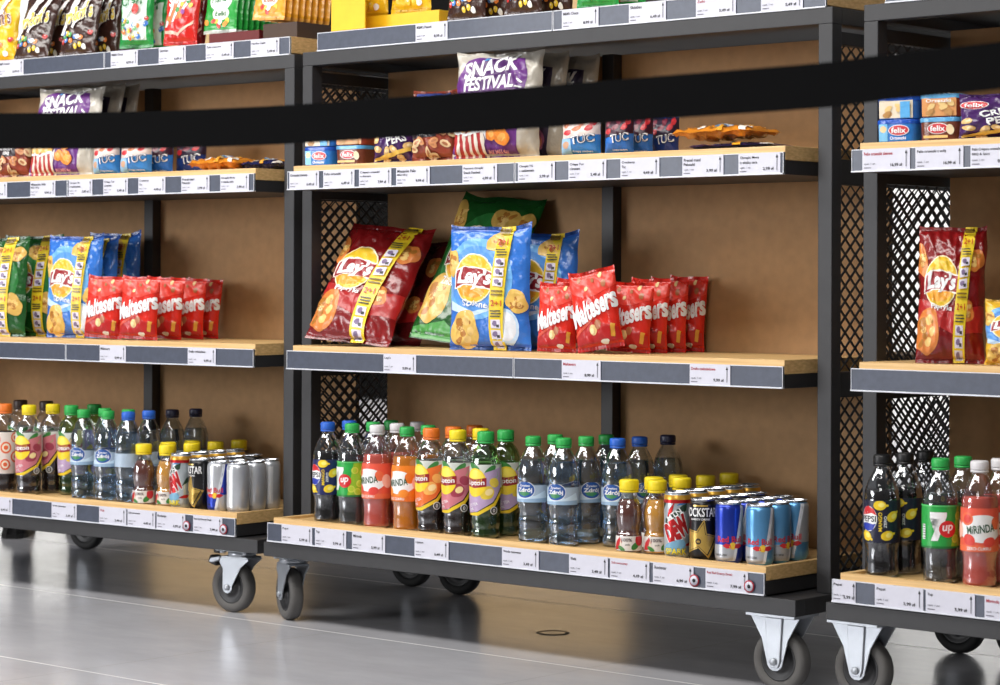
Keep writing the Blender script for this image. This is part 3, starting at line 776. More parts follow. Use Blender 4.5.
def bottle(name, prof, liq, liq_top, cap_rgb, cap_z, cap_r, cap_h, label=None, shell=PET, ribs=0.0, nrib=0):
    """label = (z0, z1, base material or None, Art)"""
    root = empty(name)
    P = smooth_prof(prof)
    rf = prof_fn(P)
    mb = MB()
    fz = (lambda a, z: 1 + ribs*math.cos(5*a)*max(0, 1 - z/0.02)) if ribs else None
    mb.lathe(P, shell, 36, None, True, fz)
    mb.build('bottle_shell', root)
    lp = [(0.001, P[0][1]+0.002)] + [(max(0.002, r-0.0012), z) for r, z in P if P[0][1]+0.0025 < z < liq_top] + [(rf(liq_top)-0.0012, liq_top), (0.0005, liq_top+0.0002)]
    lm = MB(); lm.lathe(lp, LQ[liq], 36, None, False, fz); lm.build('drink', root)
    if label:
        z0, z1, base, art = label
        lb = MB()
        zs = [z0 + (z1-z0)*k/10 for k in range(11)]
        ex = 0.0005
        if base is not None:
            lb.lathe([(rf(z)+ex, z) for z in zs], base, 48, None, False)
        if art:
            rf2 = lambda z: rf(z) + ex
            rf2.r0 = rf.r0
            a2 = Art(0.004); a2.items = [([(x, z0+z) for x, z in vs], fs, m, n) for vs, fs, m, n in art.items]
            a2.wrap(lb, cyl_F(rf2), (-PI*rf.r0*0.99, z0+0.0005, PI*rf.r0*0.99, z1-0.0005), 0.00005, 0.0004)
        lb.build('label', root)
    screw_cap('cap', cap_z, cap_r, cap_h, capm(cap_rgb), root)
    return root

SODA = [(0.024, 0.0), (0.0305, 0.004), (0.0315, 0.015), (0.0305, 0.035), (0.0315, 0.055), (0.0338, 0.066), (0.0342, 0.08), (0.0342, 0.13), (0.0336, 0.148), (0.032, 0.163), (0.0265, 0.18), (0.020, 0.194), (0.0145, 0.204), (0.0136, 0.208), (0.0136, 0.2185)]
TEA = [(0.024, 0.0), (0.0305, 0.004), (0.0315, 0.012), (0.0305, 0.022), (0.0318, 0.032), (0.0315, 0.048), (0.033, 0.058), (0.0342, 0.085), (0.0343, 0.13), (0.0338, 0.155), (0.0315, 0.175), (0.0255, 0.19), (0.018, 0.20), (0.0165, 0.204), (0.0165, 0.215)]
WATER = [(0.024, 0.0), (0.0305, 0.004), (0.0315, 0.014), (0.0298, 0.03), (0.0315, 0.046), (0.0300, 0.062), (0.0325, 0.078), (0.0335, 0.09), (0.0335, 0.128), (0.0338, 0.142), (0.0325, 0.16), (0.027, 0.18), (0.0195, 0.195), (0.0145, 0.204), (0.0140, 0.206), (0.0140, 0.2155)]
JUICE = [(0.022, 0.0), (0.0262, 0.003), (0.0268, 0.008), (0.0266, 0.036), (0.0240, 0.043), (0.0238, 0.049), (0.0262, 0.060), (0.0274, 0.074), (0.0270, 0.086), (0.0235, 0.101), (0.0178, 0.113), (0.0168, 0.119), (0.0168, 0.134)]

navy = ink((28, 36, 92)); yellow = ink((240, 205, 40)); redp = ink((205, 35, 40)); green7 = ink((38, 165, 70)); lime = ink((140, 190, 40)); dkred = ink((120, 20, 28))
cream = ink((236, 226, 205)); orangep = ink((235, 130, 35)); pink = ink((205, 120, 130)); violet = ink((150, 115, 165)); greenl = ink((120, 180, 90)); grey_l = ink((190, 192, 188)); leaf = ink((60, 130, 60)); dkgrey = ink((58, 58, 54))

def art_pepsi(base):
    a = Art(0.004)
    a.ell(-0.004, 0.045, 0.019, 0.024, white); a.poly([(-0.022, 0.052), (-0.014, 0.066), (-0.004, 0.0695), (0.008, 0.064), (0.0145, 0.052), (0.004, 0.056), (-0.01, 0.053)], redp)
    a.poly([(-0.021, 0.036), (-0.008, 0.038), (0.006, 0.035), (0.013, 0.036), (0.006, 0.024), (-0.006, 0.0215), (-0.016, 0.026)], ink((40, 60, 170)))
    a.text('PEPSI', -0.004, 0.045, 0.034, 0.0115, black, bold=0.05)
    for x, z, r in ((-0.008, 0.013, -0.5), (0.044, 0.050, 0.7), (0.034, 0.014, 0.3), (0.020, 0.071, 0.0)):
        a.ell(x, z, 0.012, 0.009, yellow, r); a.ell(x+0.0135*math.cos(r), z+0.0135*math.sin(r), 0.003, 0.0022, yellow, r); a.ell(x+0.003, z+0.001, 0.006, 0.0045, ink((252, 232, 120)), r)
    a.text('MANGO', 0.021, 0.040, 0.036, 0.007, yellow, rot=PI/2, bold=0.04); a.text('ZERO', 0.030, 0.040, 0.022, 0.005, white, rot=PI/2, bold=0.03)
    return a
def art_7up():
    a = Art(0.004)
    a.poly([(0.018, 0), (0.07, 0), (0.07, 0.07), (0.034, 0.08)], lime)
    for x, z in ((0.028, 0.018), (0.047, 0.03), (0.042, 0.012), (0.055, 0.055), (0.036, 0.06)): a.ell(x, z, 0.008, 0.008, ink((200, 215, 80))); a.ell(x, z, 0.0055, 0.0055, ink((170, 200, 50)))
    a.rect(0, 0.002, 0.22, 0.004, ink((25, 120, 50))); a.rect(0, 0.0785, 0.22, 0.003, ink((90, 200, 110)))
    a.poly([(-0.021, 0.067), (0.010, 0.067), (0.010, 0.060), (-0.006, 0.014), (-0.019, 0.014), (-0.003, 0.055), (-0.021, 0.055)], white)
    a.ell(0.012, 0.036, 0.016, 0.0155, redp); a.text('up', 0.012, 0.036, 0.020, 0.0155, white, rot=0.1, shear=0.2, bold=0.06)
    a.rect(-0.035, 0.03, 0.008, 0.028, white)
    for k in range(6): a.rect(-0.035, 0.019 + k*0.0045, 0.008, 0.0014, black)
    return a
def art_mirinda(base, sub):
    a = Art(0.004)
    a.rect(0, 0.006, 0.22, 0.012, sub); a.text('ZERO CUKRU', 0.0, 0.006, 0.045, 0.0058, white, bold=0.04)
    a.ell(0.004, 0.042, 0.042, 0.0265, white, wob=0.04, seed=3, n=40)
    a.ell(-0.022, 0.060, 0.012, 0.012, sub); a.ell(-0.022, 0.060, 0.008, 0.008, base); a.ell(0.034, 0.052, 0.010, 0.012, sub, 0.4); a.ell(0.02, 0.018, 0.012, 0.009, base, 0.3); a.ell(-0.018, 0.022, 0.012, 0.010, base, -0.5)
    a.text('MiRiNDA', 0.004, 0.042, 0.052, 0.015, ink((20, 75, 40)), rot=0.12, bold=0.05)
    for k in (-1, 1): a.ell(0.004 + k*0.048, 0.04, 0.012, 0.016, ink((250, 190, 170)), 0.3)
    return a
def art_tea(fruit, second):
    a = Art(0.004)
    a.rect(0, 0.086, 0.23, 0.05, ink((205, 208, 200))); a.ell(0.024, 0.098, 0.017, 0.007, leaf, 0.7); a.ell(-0.014, 0.106, 0.016, 0.006, leaf, -0.4); a.ell(0.04, 0.086, 0.014, 0.005, greenl, 1.1)
    a.poly([(-0.05, 0.075), (0.05, 0.105), (0.052, 0.06), (0.030, 0.030), (-0.004, 0.010), (-0.04, 0.004), (-0.052, 0.03)], fruit)
    a.ell(0.018, 0.050, 0.017, 0.013, second, 0.5, wob=0.05); a.ell(0.022, 0.052, 0.009, 0.007, ink((250, 225, 160)), 0.5); a.ell(0.034, 0.072, 0.012, 0.010, second, -0.4)
    a.poly([(-0.045, 0.003), (-0.004, 0.008), (0.032, 0.028), (0.055, 0.060), (0.060, 0.056), (0.036, 0.022), (-0.002, 0.001), (-0.045, -0.002)], yellow)
    a.text('ICE TEA', -0.016, 0.024, 0.026, 0.0065, white, rot=0.25, bold=0.03); a.text('0%', -0.020, 0.014, 0.012, 0.0055, white, rot=0.25, bold=0.03)
    a.ell(-0.010, 0.072, 0.026, 0.031, ink((246, 214, 48))); a.ell(-0.010, 0.084, 0.020, 0.015, ink((252, 228, 90)))
    a.poly([(-0.036, 0.064), (-0.010, 0.060), (0.016, 0.064), (0.016, 0.083), (-0.010, 0.079), (-0.036, 0.083)], ink((150, 28, 34)))
    a.text('Lipton', -0.010, 0.0715, 0.044, 0.0145, white, bold=0.05, arc=-0.1)
    a.ell(0.033, 0.012, 0.0085, 0.0085, white); a.ell(0.033, 0.012, 0.007, 0.007, dkgrey); a.text('0', 0.033, 0.012, 0.005, 0.008, white, bold=0.04)
    return a
def art_water():
    a = Art(0.004)
    a.rect(0, 0.020, 0.22, 0.034, ink((172, 190, 208))); a.poly([(-0.05, 0.0), (-0.05, 0.012), (-0.02, 0.016), (0.01, 0.009), (0.05, 0.018), (0.05, 0.0)], ink((150, 180, 208)))
    a.poly([(-0.04, 0.012), (-0.01, 0.024), (0.02, 0.014), (0.045, 0.026), (0.05, 0.010), (-0.04, 0.006)], ink((205, 225, 240)))
    a.ell(-0.002, 0.027, 0.0235, 0.0185, white); a.ell(-0.002, 0.027, 0.0223, 0.0173, ink((36, 84, 160)))
    a.poly([(-0.017, 0.022), (-0.004, 0.026), (0.012, 0.019), (0.014, 0.021), (0.0, 0.0135), (-0.012, 0.016)], ink((70, 140, 90)))
    a.text('Żywiec', -0.002, 0.036, 0.025, 0.0075, white, bold=0.05); a.text('Zdrój', -0.002, 0.0255, 0.035, 0.0115, white, bold=0.08)
    return a
def art_juice():
    a = Art(0.004)
    a.text('100%', 0.006, 0.0225, 0.022, 0.0068, ink((60, 20, 25)), bold=0.04); a.text('sok', 0.008, 0.013, 0.010, 0.004, dkgrey, bold=0.03)
    a.poly([(-0.026, 0.001), (-0.013, 0.003), (-0.004, 0.018), (-0.010, 0.028), (-0.02, 0.018)], ink((190, 30, 40))); a.poly([(-0.012, 0.004), (-0.005, 0.010), (-0.007, 0.024)], cream)
    a.ell(0.024, 0.010, 0.010, 0.006, leaf, 0.7); a.ell(-0.006, 0.005, 0.009, 0.004, leaf, -0.5); a.ell(0.034, 0.022, 0.01, 0.012, ink((190, 30, 40)))
    return a

def can(name, r, h, body, art, lid_top=None):
    root = empty(name)
    prof = [(r*0.74, 0.0), (r*0.78, 0.001), (r*0.90, 0.005), (r, 0.012), (r, h-0.014), (r*0.965, h-0.009), (r*0.885, h-0.004)]
    rf = prof_fn(prof); mb = MB(); mb.lathe(prof, body, 40)
    if art: art.wrap(mb, cyl_F(rf), (-PI*r*0.99, 0.006, PI*r*0.99, h-0.006), 0.00005, 0.0004)
    mb.build('can_body', root)
    l = MB()
    l.lathe([(r*0.885, h-0.004), (r*0.93, h-0.002), (r*0.93, h), (r*0.90, h+0.0004), (r*0.86, h-0.0004), (r*0.84, h-0.006), (r*0.80, h-0.0065), (0.0005, h-0.0055)], lid_top or alum, 36, None, False)
    ld = l.build('lid', root)
    t = MB(); t.prism([(-0.004, -0.012), (0.004, -0.012), (0.006, -0.002), (0.005, 0.008), (-0.005, 0.008), (-0.006, -0.002)], 0, 0.0012, alum, Matrix.Translation((0, 0, h-0.0055)) @ Matrix.Rotation(PI/2, 4, 'X'), 0.0004)
    t.build('pull_tab', ld)
    return root
alum = M('aluminium', (205, 208, 214), 0.25, 0.9, 0, 0, 0, 0.04, 40)
def metal_ink(rgb): return M('metal_ink_%d_%d_%d' % rgb, rgb, 0.28, 0.55, 0.3, 0, 0, 0.04, 40)

def art_dew():
    a = Art(0.004); dr = metal_ink((200, 36, 40)); dg = ink((36, 60, 44))
    for k, (x, z, rt) in enumerate([(-0.03, 0.11, 0.9), (0.02, 0.115, 0.4), (-0.012, 0.095, 1.1), (0.04, 0.07, 0.8), (-0.045, 0.05, 0.5), (0.035, 0.03, 0.2), (0.05, 0.1, 1.2)]):
        a.poly([(x-0.02*math.cos(rt), z-0.02*math.sin(rt)), (x+0.004, z-0.004), (x+0.022*math.cos(rt), z+0.022*math.sin(rt)), (x-0.003, z+0.004)], [dg, ink((60, 130, 190)), dr][k % 3])
    a.rect(0, 0.1235, 0.2, 0.009, metal_ink((226, 172, 64))); a.rect(0, 0.1155, 0.2, 0.007, dr)
    a.poly([(-0.024, 0.066), (0.022, 0.098), (0.024, 0.112), (0.014, 0.108), (-0.024, 0.080)], dg)
    a.text('MTN', -0.004, 0.089, 0.034, 0.011, white, rot=0.62, bold=0.05)
    a.text('DEW', 0.002, 0.060, 0.060, 0.048, white, rot=0.55, shear=0.2, bold=0.30); a.text('DEW', 0.002, 0.060, 0.056, 0.043, dr, rot=0.55, shear=0.2, bold=0.20)
    a.ell(-0.002, 0.026, 0.026, 0.010, ink((120, 170, 200)), 0.2, wob=0.1)
    a.text('SPARK', 0.0, 0.015, 0.046, 0.014, ink((30, 60, 30)), bold=0.10); a.text('SPARK', 0.0, 0.015, 0.044, 0.0125, ink((245, 225, 60)), bold=0.04)
    return a
def art_rock():
    a = Art(0.004); g = metal_ink((206, 170, 84))
    a.star(0.0, 0.044, 0.042, g, 0.2); a.star(0.0, 0.044, 0.036, ink((24, 22, 22)), 0.2); a.star(0.0, 0.044, 0.033, g, 0.2)
    a.ell(-0.004, 0.040, 0.006, 0.006, ink((30, 26, 24))); a.star(-0.004, 0.040, 0.004, g)
    a.text('ROCKSTAR', 0.0, 0.098, 0.074, 0.018, white, bold=0.05); a.text('ENERGY DRINK', 0.0, 0.084, 0.04, 0.004, white, bold=0.03); a.rect(0.0, 0.111, 0.03, 0.003, g)
    return a
def art_bull(blue, silver, zmid=0.038):
    a = Art(0.004)
    a.poly([(-0.09, 0.0), (0.012, 0.0), (0.020, zmid), (-0.09, zmid)], silver); a.poly([(0.020, zmid), (0.038, 0.13), (0.09, 0.13), (0.09, zmid)], silver)
    a.poly([(0.0105, 0.0), (0.016, 0.0), (0.042, 0.13), (0.034, 0.13)], ink((225, 228, 235)))
    rd = ink((205, 40, 50)); a.text('Red Bull', 0.006, zmid+0.011, 0.052, 0.012, rd, bold=0.05)
    a.ell(0.012, zmid-0.002, 0.007, 0.007, ink((245, 200, 60)))
    for s in (-1, 1): a.poly([(0.012+s*0.003, zmid-0.006), (0.012+s*0.012, zmid-0.007), (0.012+s*0.021, zmid-0.002), (0.012+s*0.014, zmid+0.003), (0.012+s*0.005, zmid+0.001)], rd)
    a.text('ENERGY DRINK', -0.012, 0.018, 0.026, 0.004, dkgrey, bold=0.03)
    return a

HB = H1 - 0.0055
def sodab(liq, cap, base, art, top=0.165): return bottle('soda_bottle', SODA, liq, top, cap, 0.2145, 0.0168, 0.0165, (0.066, 0.146, base, art))
PROTO = {}
def proto(k):
    if k not in PROTO: PROTO[k] = [BUILD[k](), 0]
    e = PROTO[k]; e[1] += 1
    return e[0] if e[1] == 1 else dup(e[0])
blue_c, green_c, white_c, orange_c, yellow_c, black_c, dkgreen_c = (38, 98, 200), (45, 170, 78), (222, 220, 222), (235, 120, 40), (240, 214, 30), (24, 24, 26), (30, 96, 44)
BUILD = {
    'pepsi': lambda: sodab('cola', blue_c, navy, art_pepsi(navy)),
    'pepsi_black': lambda: sodab('cola', black_c, ink((26, 28, 52)), art_pepsi(navy)),
    '7up': lambda: sodab('lemon', green_c, green7, art_7up()),
    'mired': lambda: sodab('red', white_c, ink((232, 92, 70)), art_mirinda(ink((225, 70, 60)), ink((235, 110, 70)))),
    'mior': lambda: sodab('orange', green_c, ink((236, 128, 28)), art_mirinda(ink((240, 140, 40)), ink((232, 118, 30)))),
    'miorw': lambda: sodab('orange', white_c, ink((236, 128, 28)), art_mirinda(ink((240, 140, 40)), ink((232, 118, 30)))),
    'tea_or': lambda: bottle('iced_tea_bottle', TEA, 'tea', 0.160, orange_c, 0.2105, 0.0186, 0.0205, (0.050, 0.168, None, art_tea(ink((232, 112, 40)), ink((245, 180, 90))))),
    'tea_ye': lambda: bottle('iced_tea_bottle', TEA, 'tea', 0.160, yellow_c, 0.2105, 0.0186, 0.0205, (0.050, 0.168, None, art_tea(pink, ink((165, 60, 80))))),
    'tea_gr': lambda: bottle('iced_tea_bottle', TEA, 'gtea', 0.160, green_c, 0.2105, 0.0186, 0.0205, (0.050, 0.168, None, art_tea(ink((186, 160, 196)), ink((235, 205, 70)))), PETG),
    'tea_wh': lambda: bottle('iced_tea_bottle', TEA, 'tea', 0.160, orange_c, 0.2105, 0.0186, 0.0205, (0.050, 0.158, ink((226, 214, 206)), art_rings())),
    'tea_br': lambda: bottle('iced_tea_bottle', TEA, 'tea', 0.160, (62, 44, 36), 0.2105, 0.0186, 0.0205, (0.050, 0.168, None, art_tea(pink, ink((165, 60, 80))))),
    'wat_g': lambda: bottle('water_bottle', WATER, 'water', 0.178, green_c, 0.2115, 0.0168, 0.0158, (0.088, 0.132, None, art_water()), PETB, 0.04),
    'wat_b': lambda: bottle('water_bottle', WATER, 'water', 0.178, blue_c, 0.2115, 0.0168, 0.0158, (0.088, 0.132, None, art_water()), PETB, 0.04),
    'wat_d': lambda: bottle('water_bottle', WATER, 'water', 0.178, (34, 34, 62), 0.2115, 0.0168, 0.0158, (0.088, 0.132, None, art_water()), PETB, 0.04),
    'juice_d': lambda: bottle('juice_bottle', JUICE, 'berry', 0.110, yellow_c, 0.1295, 0.0202, 0.0210, (0.006, 0.036, ink((232, 228, 224)), art_juice()), PET),
    'juice_o': lambda: bottle('juice_bottle', JUICE, 'ojuice', 0.110, yellow_c, 0.1295, 0.0202, 0.0210, (0.006, 0.036, ink((232, 228, 224)), art_juice()), PET),
    'dew': lambda: can('drink_can', 0.0272, 0.134, metal_ink((196, 206, 212)), art_dew()),
    'rock': lambda: can('drink_can', 0.0272, 0.124, M('black_can', (22, 22, 24), 0.3, 0.3, 0.3), art_rock()),
    'bull': lambda: can('drink_can', 0.0275, 0.121, metal_ink((36, 62, 175)), art_bull(None, metal_ink((196, 200, 206)))),
    'bull_l': lambda: can('drink_can', 0.0275, 0.121, metal_ink((96, 160, 212)), art_bull(None, metal_ink((196, 200, 206)))),
    'bull_s': lambda: can('drink_can', 0.0275, 0.121, metal_ink((205, 208, 214)), art_bull(None, metal_ink((36, 62, 175)), 0.042)),
    'can_s': lambda: can('drink_can', 0.0275, 0.121, metal_ink((200, 204, 210)), Art(0.004).rect(0.03, 0.02, 0.012, 0.02, metal_ink((80, 110, 190))).rect(-0.04, 0.06, 0.02, 0.09, metal_ink((236, 238, 240)))),
}
def art_rings():
    a = Art(0.004); o = ink((226, 96, 44))
    for x, z, r in ((-0.012, 0.088, 0.016), (0.018, 0.068, 0.014), (-0.014, 0.044, 0.015), (0.016, 0.024, 0.013), (-0.042, 0.066, 0.014), (0.044, 0.044, 0.014), (0.043, 0.094, 0.012)):
        a.ell(x, z, r, r*1.1, o); a.ell(x, z, r*0.7, r*0.78, cream); a.ell(x, z, r*0.4, r*0.42, o)
    return a

ROWS = ['front of its row', 'second from the front', 'third from the front', 'fourth from the front', 'fifth from the front']
RACK = {id(R1): 'gummy-bag rack', id(R2): 'middle rack', id(R3): 'white-lit rack'}
def column(R, key, px_list, desc, cat, group, yaw=0.0, v0=-0.068, pitch=0.0745, where=None, straight=False):
    rnd = random.Random(int(px_list[0]*10))
    for n, px in enumerate(px_list):
        v = v0 + pitch*n
        o = proto(key)
        put(o, R, R.u_at(px_list[0], v0, 520) if straight else R.u_at(px, v, 520), v, HB, yaw + rnd.uniform(-0.12, 0.12) + (rnd.uniform(-1.1, 1.1) if n else 0))
        tag(o, '%s, %s, %s' % (desc, ROWS[n], where or RACK[id(R)]), cat, group)
SB = 'soft drink bottles in the bottom row'; DC = 'drink cans on the bottom shelf'
# middle rack
column(R2, 'pepsi', [327.5, 349], 'cola bottle with blue cap and navy lemon label', 'bottle', SB)
column(R2, '7up', [352, 373, 391], 'green-labelled lemon soda bottle with green cap', 'bottle', SB)
column(R2, 'mired', [376.9, 396.8, 417], 'red soda bottle with white cap', 'bottle', SB)
column(R2, 'mior', [406.8, 427.8], 'orange soda bottle with green cap', 'bottle', SB)
column(R2, 'tea_or', [431, 453, 474.5], 'iced tea bottle with orange cap and label', 'bottle', 'iced tea bottles', 0.22)
column(R2, 'tea_ye', [457.5, 480.5], 'iced tea bottle with yellow cap and pink label', 'bottle', 'iced tea bottles', 0.25)
column(R2, 'tea_gr', [485.5, 505.5], 'green tea bottle with green cap, yellow oval logo', 'bottle', 'iced tea bottles', 0.28)
column(R2, 'wat_g', [533, 555], 'clear water bottle with green cap beside green tea', 'bottle', 'water bottles', 0.15)
column(R2, 'wat_g', [563.5, 586, 606], 'clear water bottle with green cap, beside blue-capped ones', 'bottle', 'water bottles', 0.2)
column(R2, 'wat_b', [617.4, 639.4], 'clear water bottle with blue cap', 'bottle', 'water bottles', 0.3, 0.004)
o = proto('wat_d'); put(o, R2, R2.u_at(667.7, 0.165, 500), 0.165, HB, 0.2); tag(o, 'clear water bottle with dark cap behind the yellow-capped juices, middle rack', 'bottle', 'water bottles')
column(R2, 'juice_d', [629, 653, 675], 'small dark juice bottle with yellow cap', 'bottle', 'juice bottles', 0.35, -0.074, 0.083, straight=True)
column(R2, 'juice_o', [657, 683.5, 706, 726], 'small orange juice bottle with yellow cap', 'bottle', 'juice bottles', 0.35, -0.044, 0.083, straight=True)
column(R2, 'dew', [677.5, 692.5, 707.5, 722.5, 737], 'silver and red soda can', 'can', DC, 0.55, -0.0765, 0.0605, straight=True)
column(R2, 'rock', [703, 718, 733, 748], 'black energy drink can with gold star', 'can', DC, 0.5, -0.0765, 0.0605, straight=True)
column(R2, 'bull', [729, 745, 760, 775], 'dark blue and silver energy drink can', 'can', DC, 0.45, -0.0765, 0.0605, straight=True)
column(R2, 'bull_l', [760, 777, 795], 'light blue and silver energy drink can', 'can', DC, 0.5, -0.074, 0.0655)
# gummy-bag rack
column(R1, 'tea_wh', [4.5], 'iced tea bottle with orange cap and ringed white label', 'bottle', 'iced tea bottles', 0.5)
column(R1, 'tea_ye', [28.7, 52.6], 'iced tea bottle with yellow cap and pink label', 'bottle', 'iced tea bottles', 0.5)
column(R1, 'tea_gr', [71, 94], 'green tea bottle with green cap, yellow oval logo', 'bottle', 'iced tea bottles', 0.4, -0.002)
for px, v, t in ((20, 0.085, 'behind the orange-capped one'), (46, 0.095, 'behind the yellow-capped ones')):
    o = proto('tea_br'); put(o, R1, R1.u_at(px, v, 520), v, HB, 0.4); tag(o, 'iced tea bottle with brown cap, %s, gummy-bag rack' % t, 'bottle', 'iced tea bottles')
column(R1, 'wat_g', [83.5, 104.5], 'clear water bottle with green cap, beside tea bottles', 'bottle', 'water bottles', 0.3)
column(R1, 'wat_g', [107.5, 128], 'clear water bottle with green cap beside blue-capped ones', 'bottle', 'water bottles', 0.5)
column(R1, 'wat_b', [128, 148.5], 'clear water bottle with blue cap', 'bottle', 'water bottles', 2.6)
for px, v, t in ((172, 0.08, 'nearer the juices'), (195.5, 0.15, 'farthest back')):
    o = proto('wat_d'); put(o, R1, R1.u_at(px, v, 500), v, HB, 0.3); tag(o, 'clear water bottle with dark cap, %s, gummy-bag rack' % t, 'bottle', 'water bottles')
column(R1, 'juice_d', [143.5, 173.5, 196], 'small dark juice bottle with yellow cap', 'bottle', 'juice bottles', 0.1, -0.074, 0.083, straight=True)
column(R1, 'juice_o', [167, 189, 211, 233], 'small orange juice bottle with yellow cap', 'bottle', 'juice bottles', 0.1, -0.06, 0.083, straight=True)
column(R1, 'dew', [181, 192, 206, 220], 'silver and red soda can', 'can', DC, 0.0, -0.0765, 0.0605, straight=True)
column(R1, 'rock', [199.5, 210, 224, 238], 'black energy drink can with gold star', 'can', DC, -0.4, -0.0765, 0.0605, straight=True)
column(R1, 'bull_s', [218.5, 229.5], 'silver energy drink can with blue lower band', 'can', DC, -0.1, -0.0765, 0.0605, straight=True)
column(R1, 'can_s', [238, 254.5, 269], 'plain silver energy drink can', 'can', DC, 1.4, -0.074, 0.0625)
# right rack
column(R3, 'pepsi_black', [882, 905, 925], 'cola bottle with black cap and lemon label', 'bottle', SB, -0.15)
column(R3, '7up', [940.4, 963], 'green-labelled lemon soda bottle with green cap', 'bottle', SB, 0.62)
column(R3, 'mired', [979.5, 1000], 'red soda bottle with white cap', 'bottle', SB, 0.6)
# ---------------------------------------------------------------- bags, packs and tubs
def px_of(p):
    d = p - CAM_P; c, s = math.cos(CAM_YAW), math.sin(CAM_YAW)
    r, f = d.x*c + d.y*s, -d.x*s + d.y*c
    x, y = CAM_F*r/f, -CAM_F*d.z/f
    c, s = math.cos(CAM_ROLL), math.sin(CAM_ROLL)
    return 500 + c*x - s*y, CAM_CY + s*x + c*y

def chip(a, x, z, rx, rz, rot, seed, base=(214, 160, 72), hi=(240, 200, 120)):
    a.ell(x, z, rx, rz, ink(base), rot, 36, 0.085, seed)
    rnd = random.Random(seed); a.lev += 1; a.hold = True
    for k in range(12): a.ell(x + rnd.uniform(-.5, .5)*rx, z + rnd.uniform(-.5, .5)*rz, rx*rnd.uniform(.12, .3), rz*rnd.uniform(.1, .25), ink(hi if k % 2 == 0 else (178, 116, 44)), rnd.uniform(0, 3), 14, 0.1, seed+k)
    a.hold = False

def art_crisps(kind):
    a = Art(0.003)
    if kind == 'red':
        sw, lt = ink((176, 34, 34)), ink((236, 170, 150)); chips = [(-0.066, 0.06, 0.036, 0.05), (0.072, 0.205, 0.022, 0.028), (0.05, 0.10, 0.025, 0.022), (-0.088, 0.21, 0.018, 0.035)]; cc = (218, 128, 58)
        a.poly([(-0.1, 0.13), (-0.04, 0.115), (0.02, 0.095), (0.1, 0.115), (0.1, 0.06), (0.02, 0.05), (-0.1, 0.09)], sw)
    elif kind == 'blue':
        sw, lt = ink((110, 175, 232)), ink((200, 224, 245)); chips = [(-0.052, 0.045, 0.034, 0.048), (-0.086, 0.195, 0.016, 0.034), (0.076, 0.11, 0.022, 0.026), (0.03, 0.245, 0.035, 0.02)]; cc = (228, 186, 92)
        a.ell(-0.02, 0.16, 0.088, 0.092, sw); a.ell(-0.022, 0.158, 0.072, 0.076, ink((84, 148, 222))); a.ell(0.052, 0.052, 0.030, 0.042, lt); a.ell(0.054, 0.054, 0.022, 0.033, ink((232, 236, 240)))
        a.poly([(-0.09, 0.11), (-0.03, 0.086), (0.04, 0.10), (0.02, 0.09), (-0.03, 0.075), (-0.09, 0.09)], lt)
    else:
        sw, lt = ink((40, 116, 52)), ink((70, 150, 66)); chips = [(-0.066, 0.075, 0.034, 0.052), (0.03, 0.235, 0.032, 0.022), (-0.084, 0.235, 0.018, 0.03), (0.07, 0.09, 0.025, 0.03), (0.075, 0.23, 0.02, 0.022)]; cc = (214, 172, 84)
        a.ell(0.0, 0.155, 0.085, 0.09, sw); a.poly([(-0.095, 0.02), (-0.02, 0.035), (0.03, 0.01), (0.03, 0.002), (-0.095, 0.002)], lt)
    for n, (x, z, rx, rz) in enumerate(chips): chip(a, x, z, rx, rz, 0.2*n - 0.2, n + 3, cc)
    a.ell(-0.026, 0.160, 0.051, 0.055, ink((250, 236, 200))); a.ell(-0.026, 0.160, 0.048, 0.052, ink((232, 190, 44))); a.ell(-0.030, 0.134, 0.034, 0.017, ink((238, 160, 40)))
    a.poly([(-0.078, 0.136), (-0.05, 0.142), (0.0, 0.138), (0.026, 0.132), (0.030, 0.172), (0.0, 0.182), (-0.05, 0.186), (-0.074, 0.178)], ink((250, 240, 230)))
    a.poly([(-0.075, 0.139), (-0.05, 0.145), (0.0, 0.141), (0.023, 0.136), (0.027, 0.170), (0.0, 0.179), (-0.05, 0.183), (-0.071, 0.175)], ink((150, 22, 30)))
    a.text("Lay's", -0.024, 0.158, 0.088, 0.046, white, rot=-0.04, shear=0.15, bold=0.11)
    t = {'red': 'Papryka', 'blue': 'Solone', 'green': 'Zielona cebulka'}[kind]
    a.text(t, -0.02, 0.104, 0.064 if kind != 'green' else 0.085, 0.014, white, rot=-0.1, bold=0.04)
    return a
def art_strip(x0=0.034, slant=0.0, w=0.034):
    a = Art(0.003); y = ink((238, 208, 44)); h = 0.28
    a.poly([(x0-w/2-slant, 0.0), (x0+w/2-slant, 0.0), (x0+w/2+slant, h), (x0-w/2+slant, h)], y)
    rnd = random.Random(3)
    for k in range(12):
        z = 0.014 + k*0.0228; x = x0 + slant*(2*z/h - 1)
        m = k % 6
        if m in (0, 1, 2): a.rect(x, z, w*0.66, 0.019, ink((226, 218, 232))); a.ell(x - 0.002, z + 0.001, 0.006, 0.006, ink((130, 112, 146)), 0.3*k, 12, 0.08, k); a.rect(x + 0.005, z-0.004, 0.007, 0.006, dkgrey)
        elif m == 3:
            for q in range(3): a.rect(x + rnd.uniform(-.003, .003), z - 0.006 + q*0.006, w*0.7, 0.0026, dkgrey)
        elif m == 4: a.text('2+1', x, z, w*0.7, 0.013, ink((190, 60, 30)), bold=0.05)
        else:
            for q in range(2): a.rect(x, z - 0.004 + q*0.008, w*0.78, 0.0035, ink((120, 96, 30)))
    return a
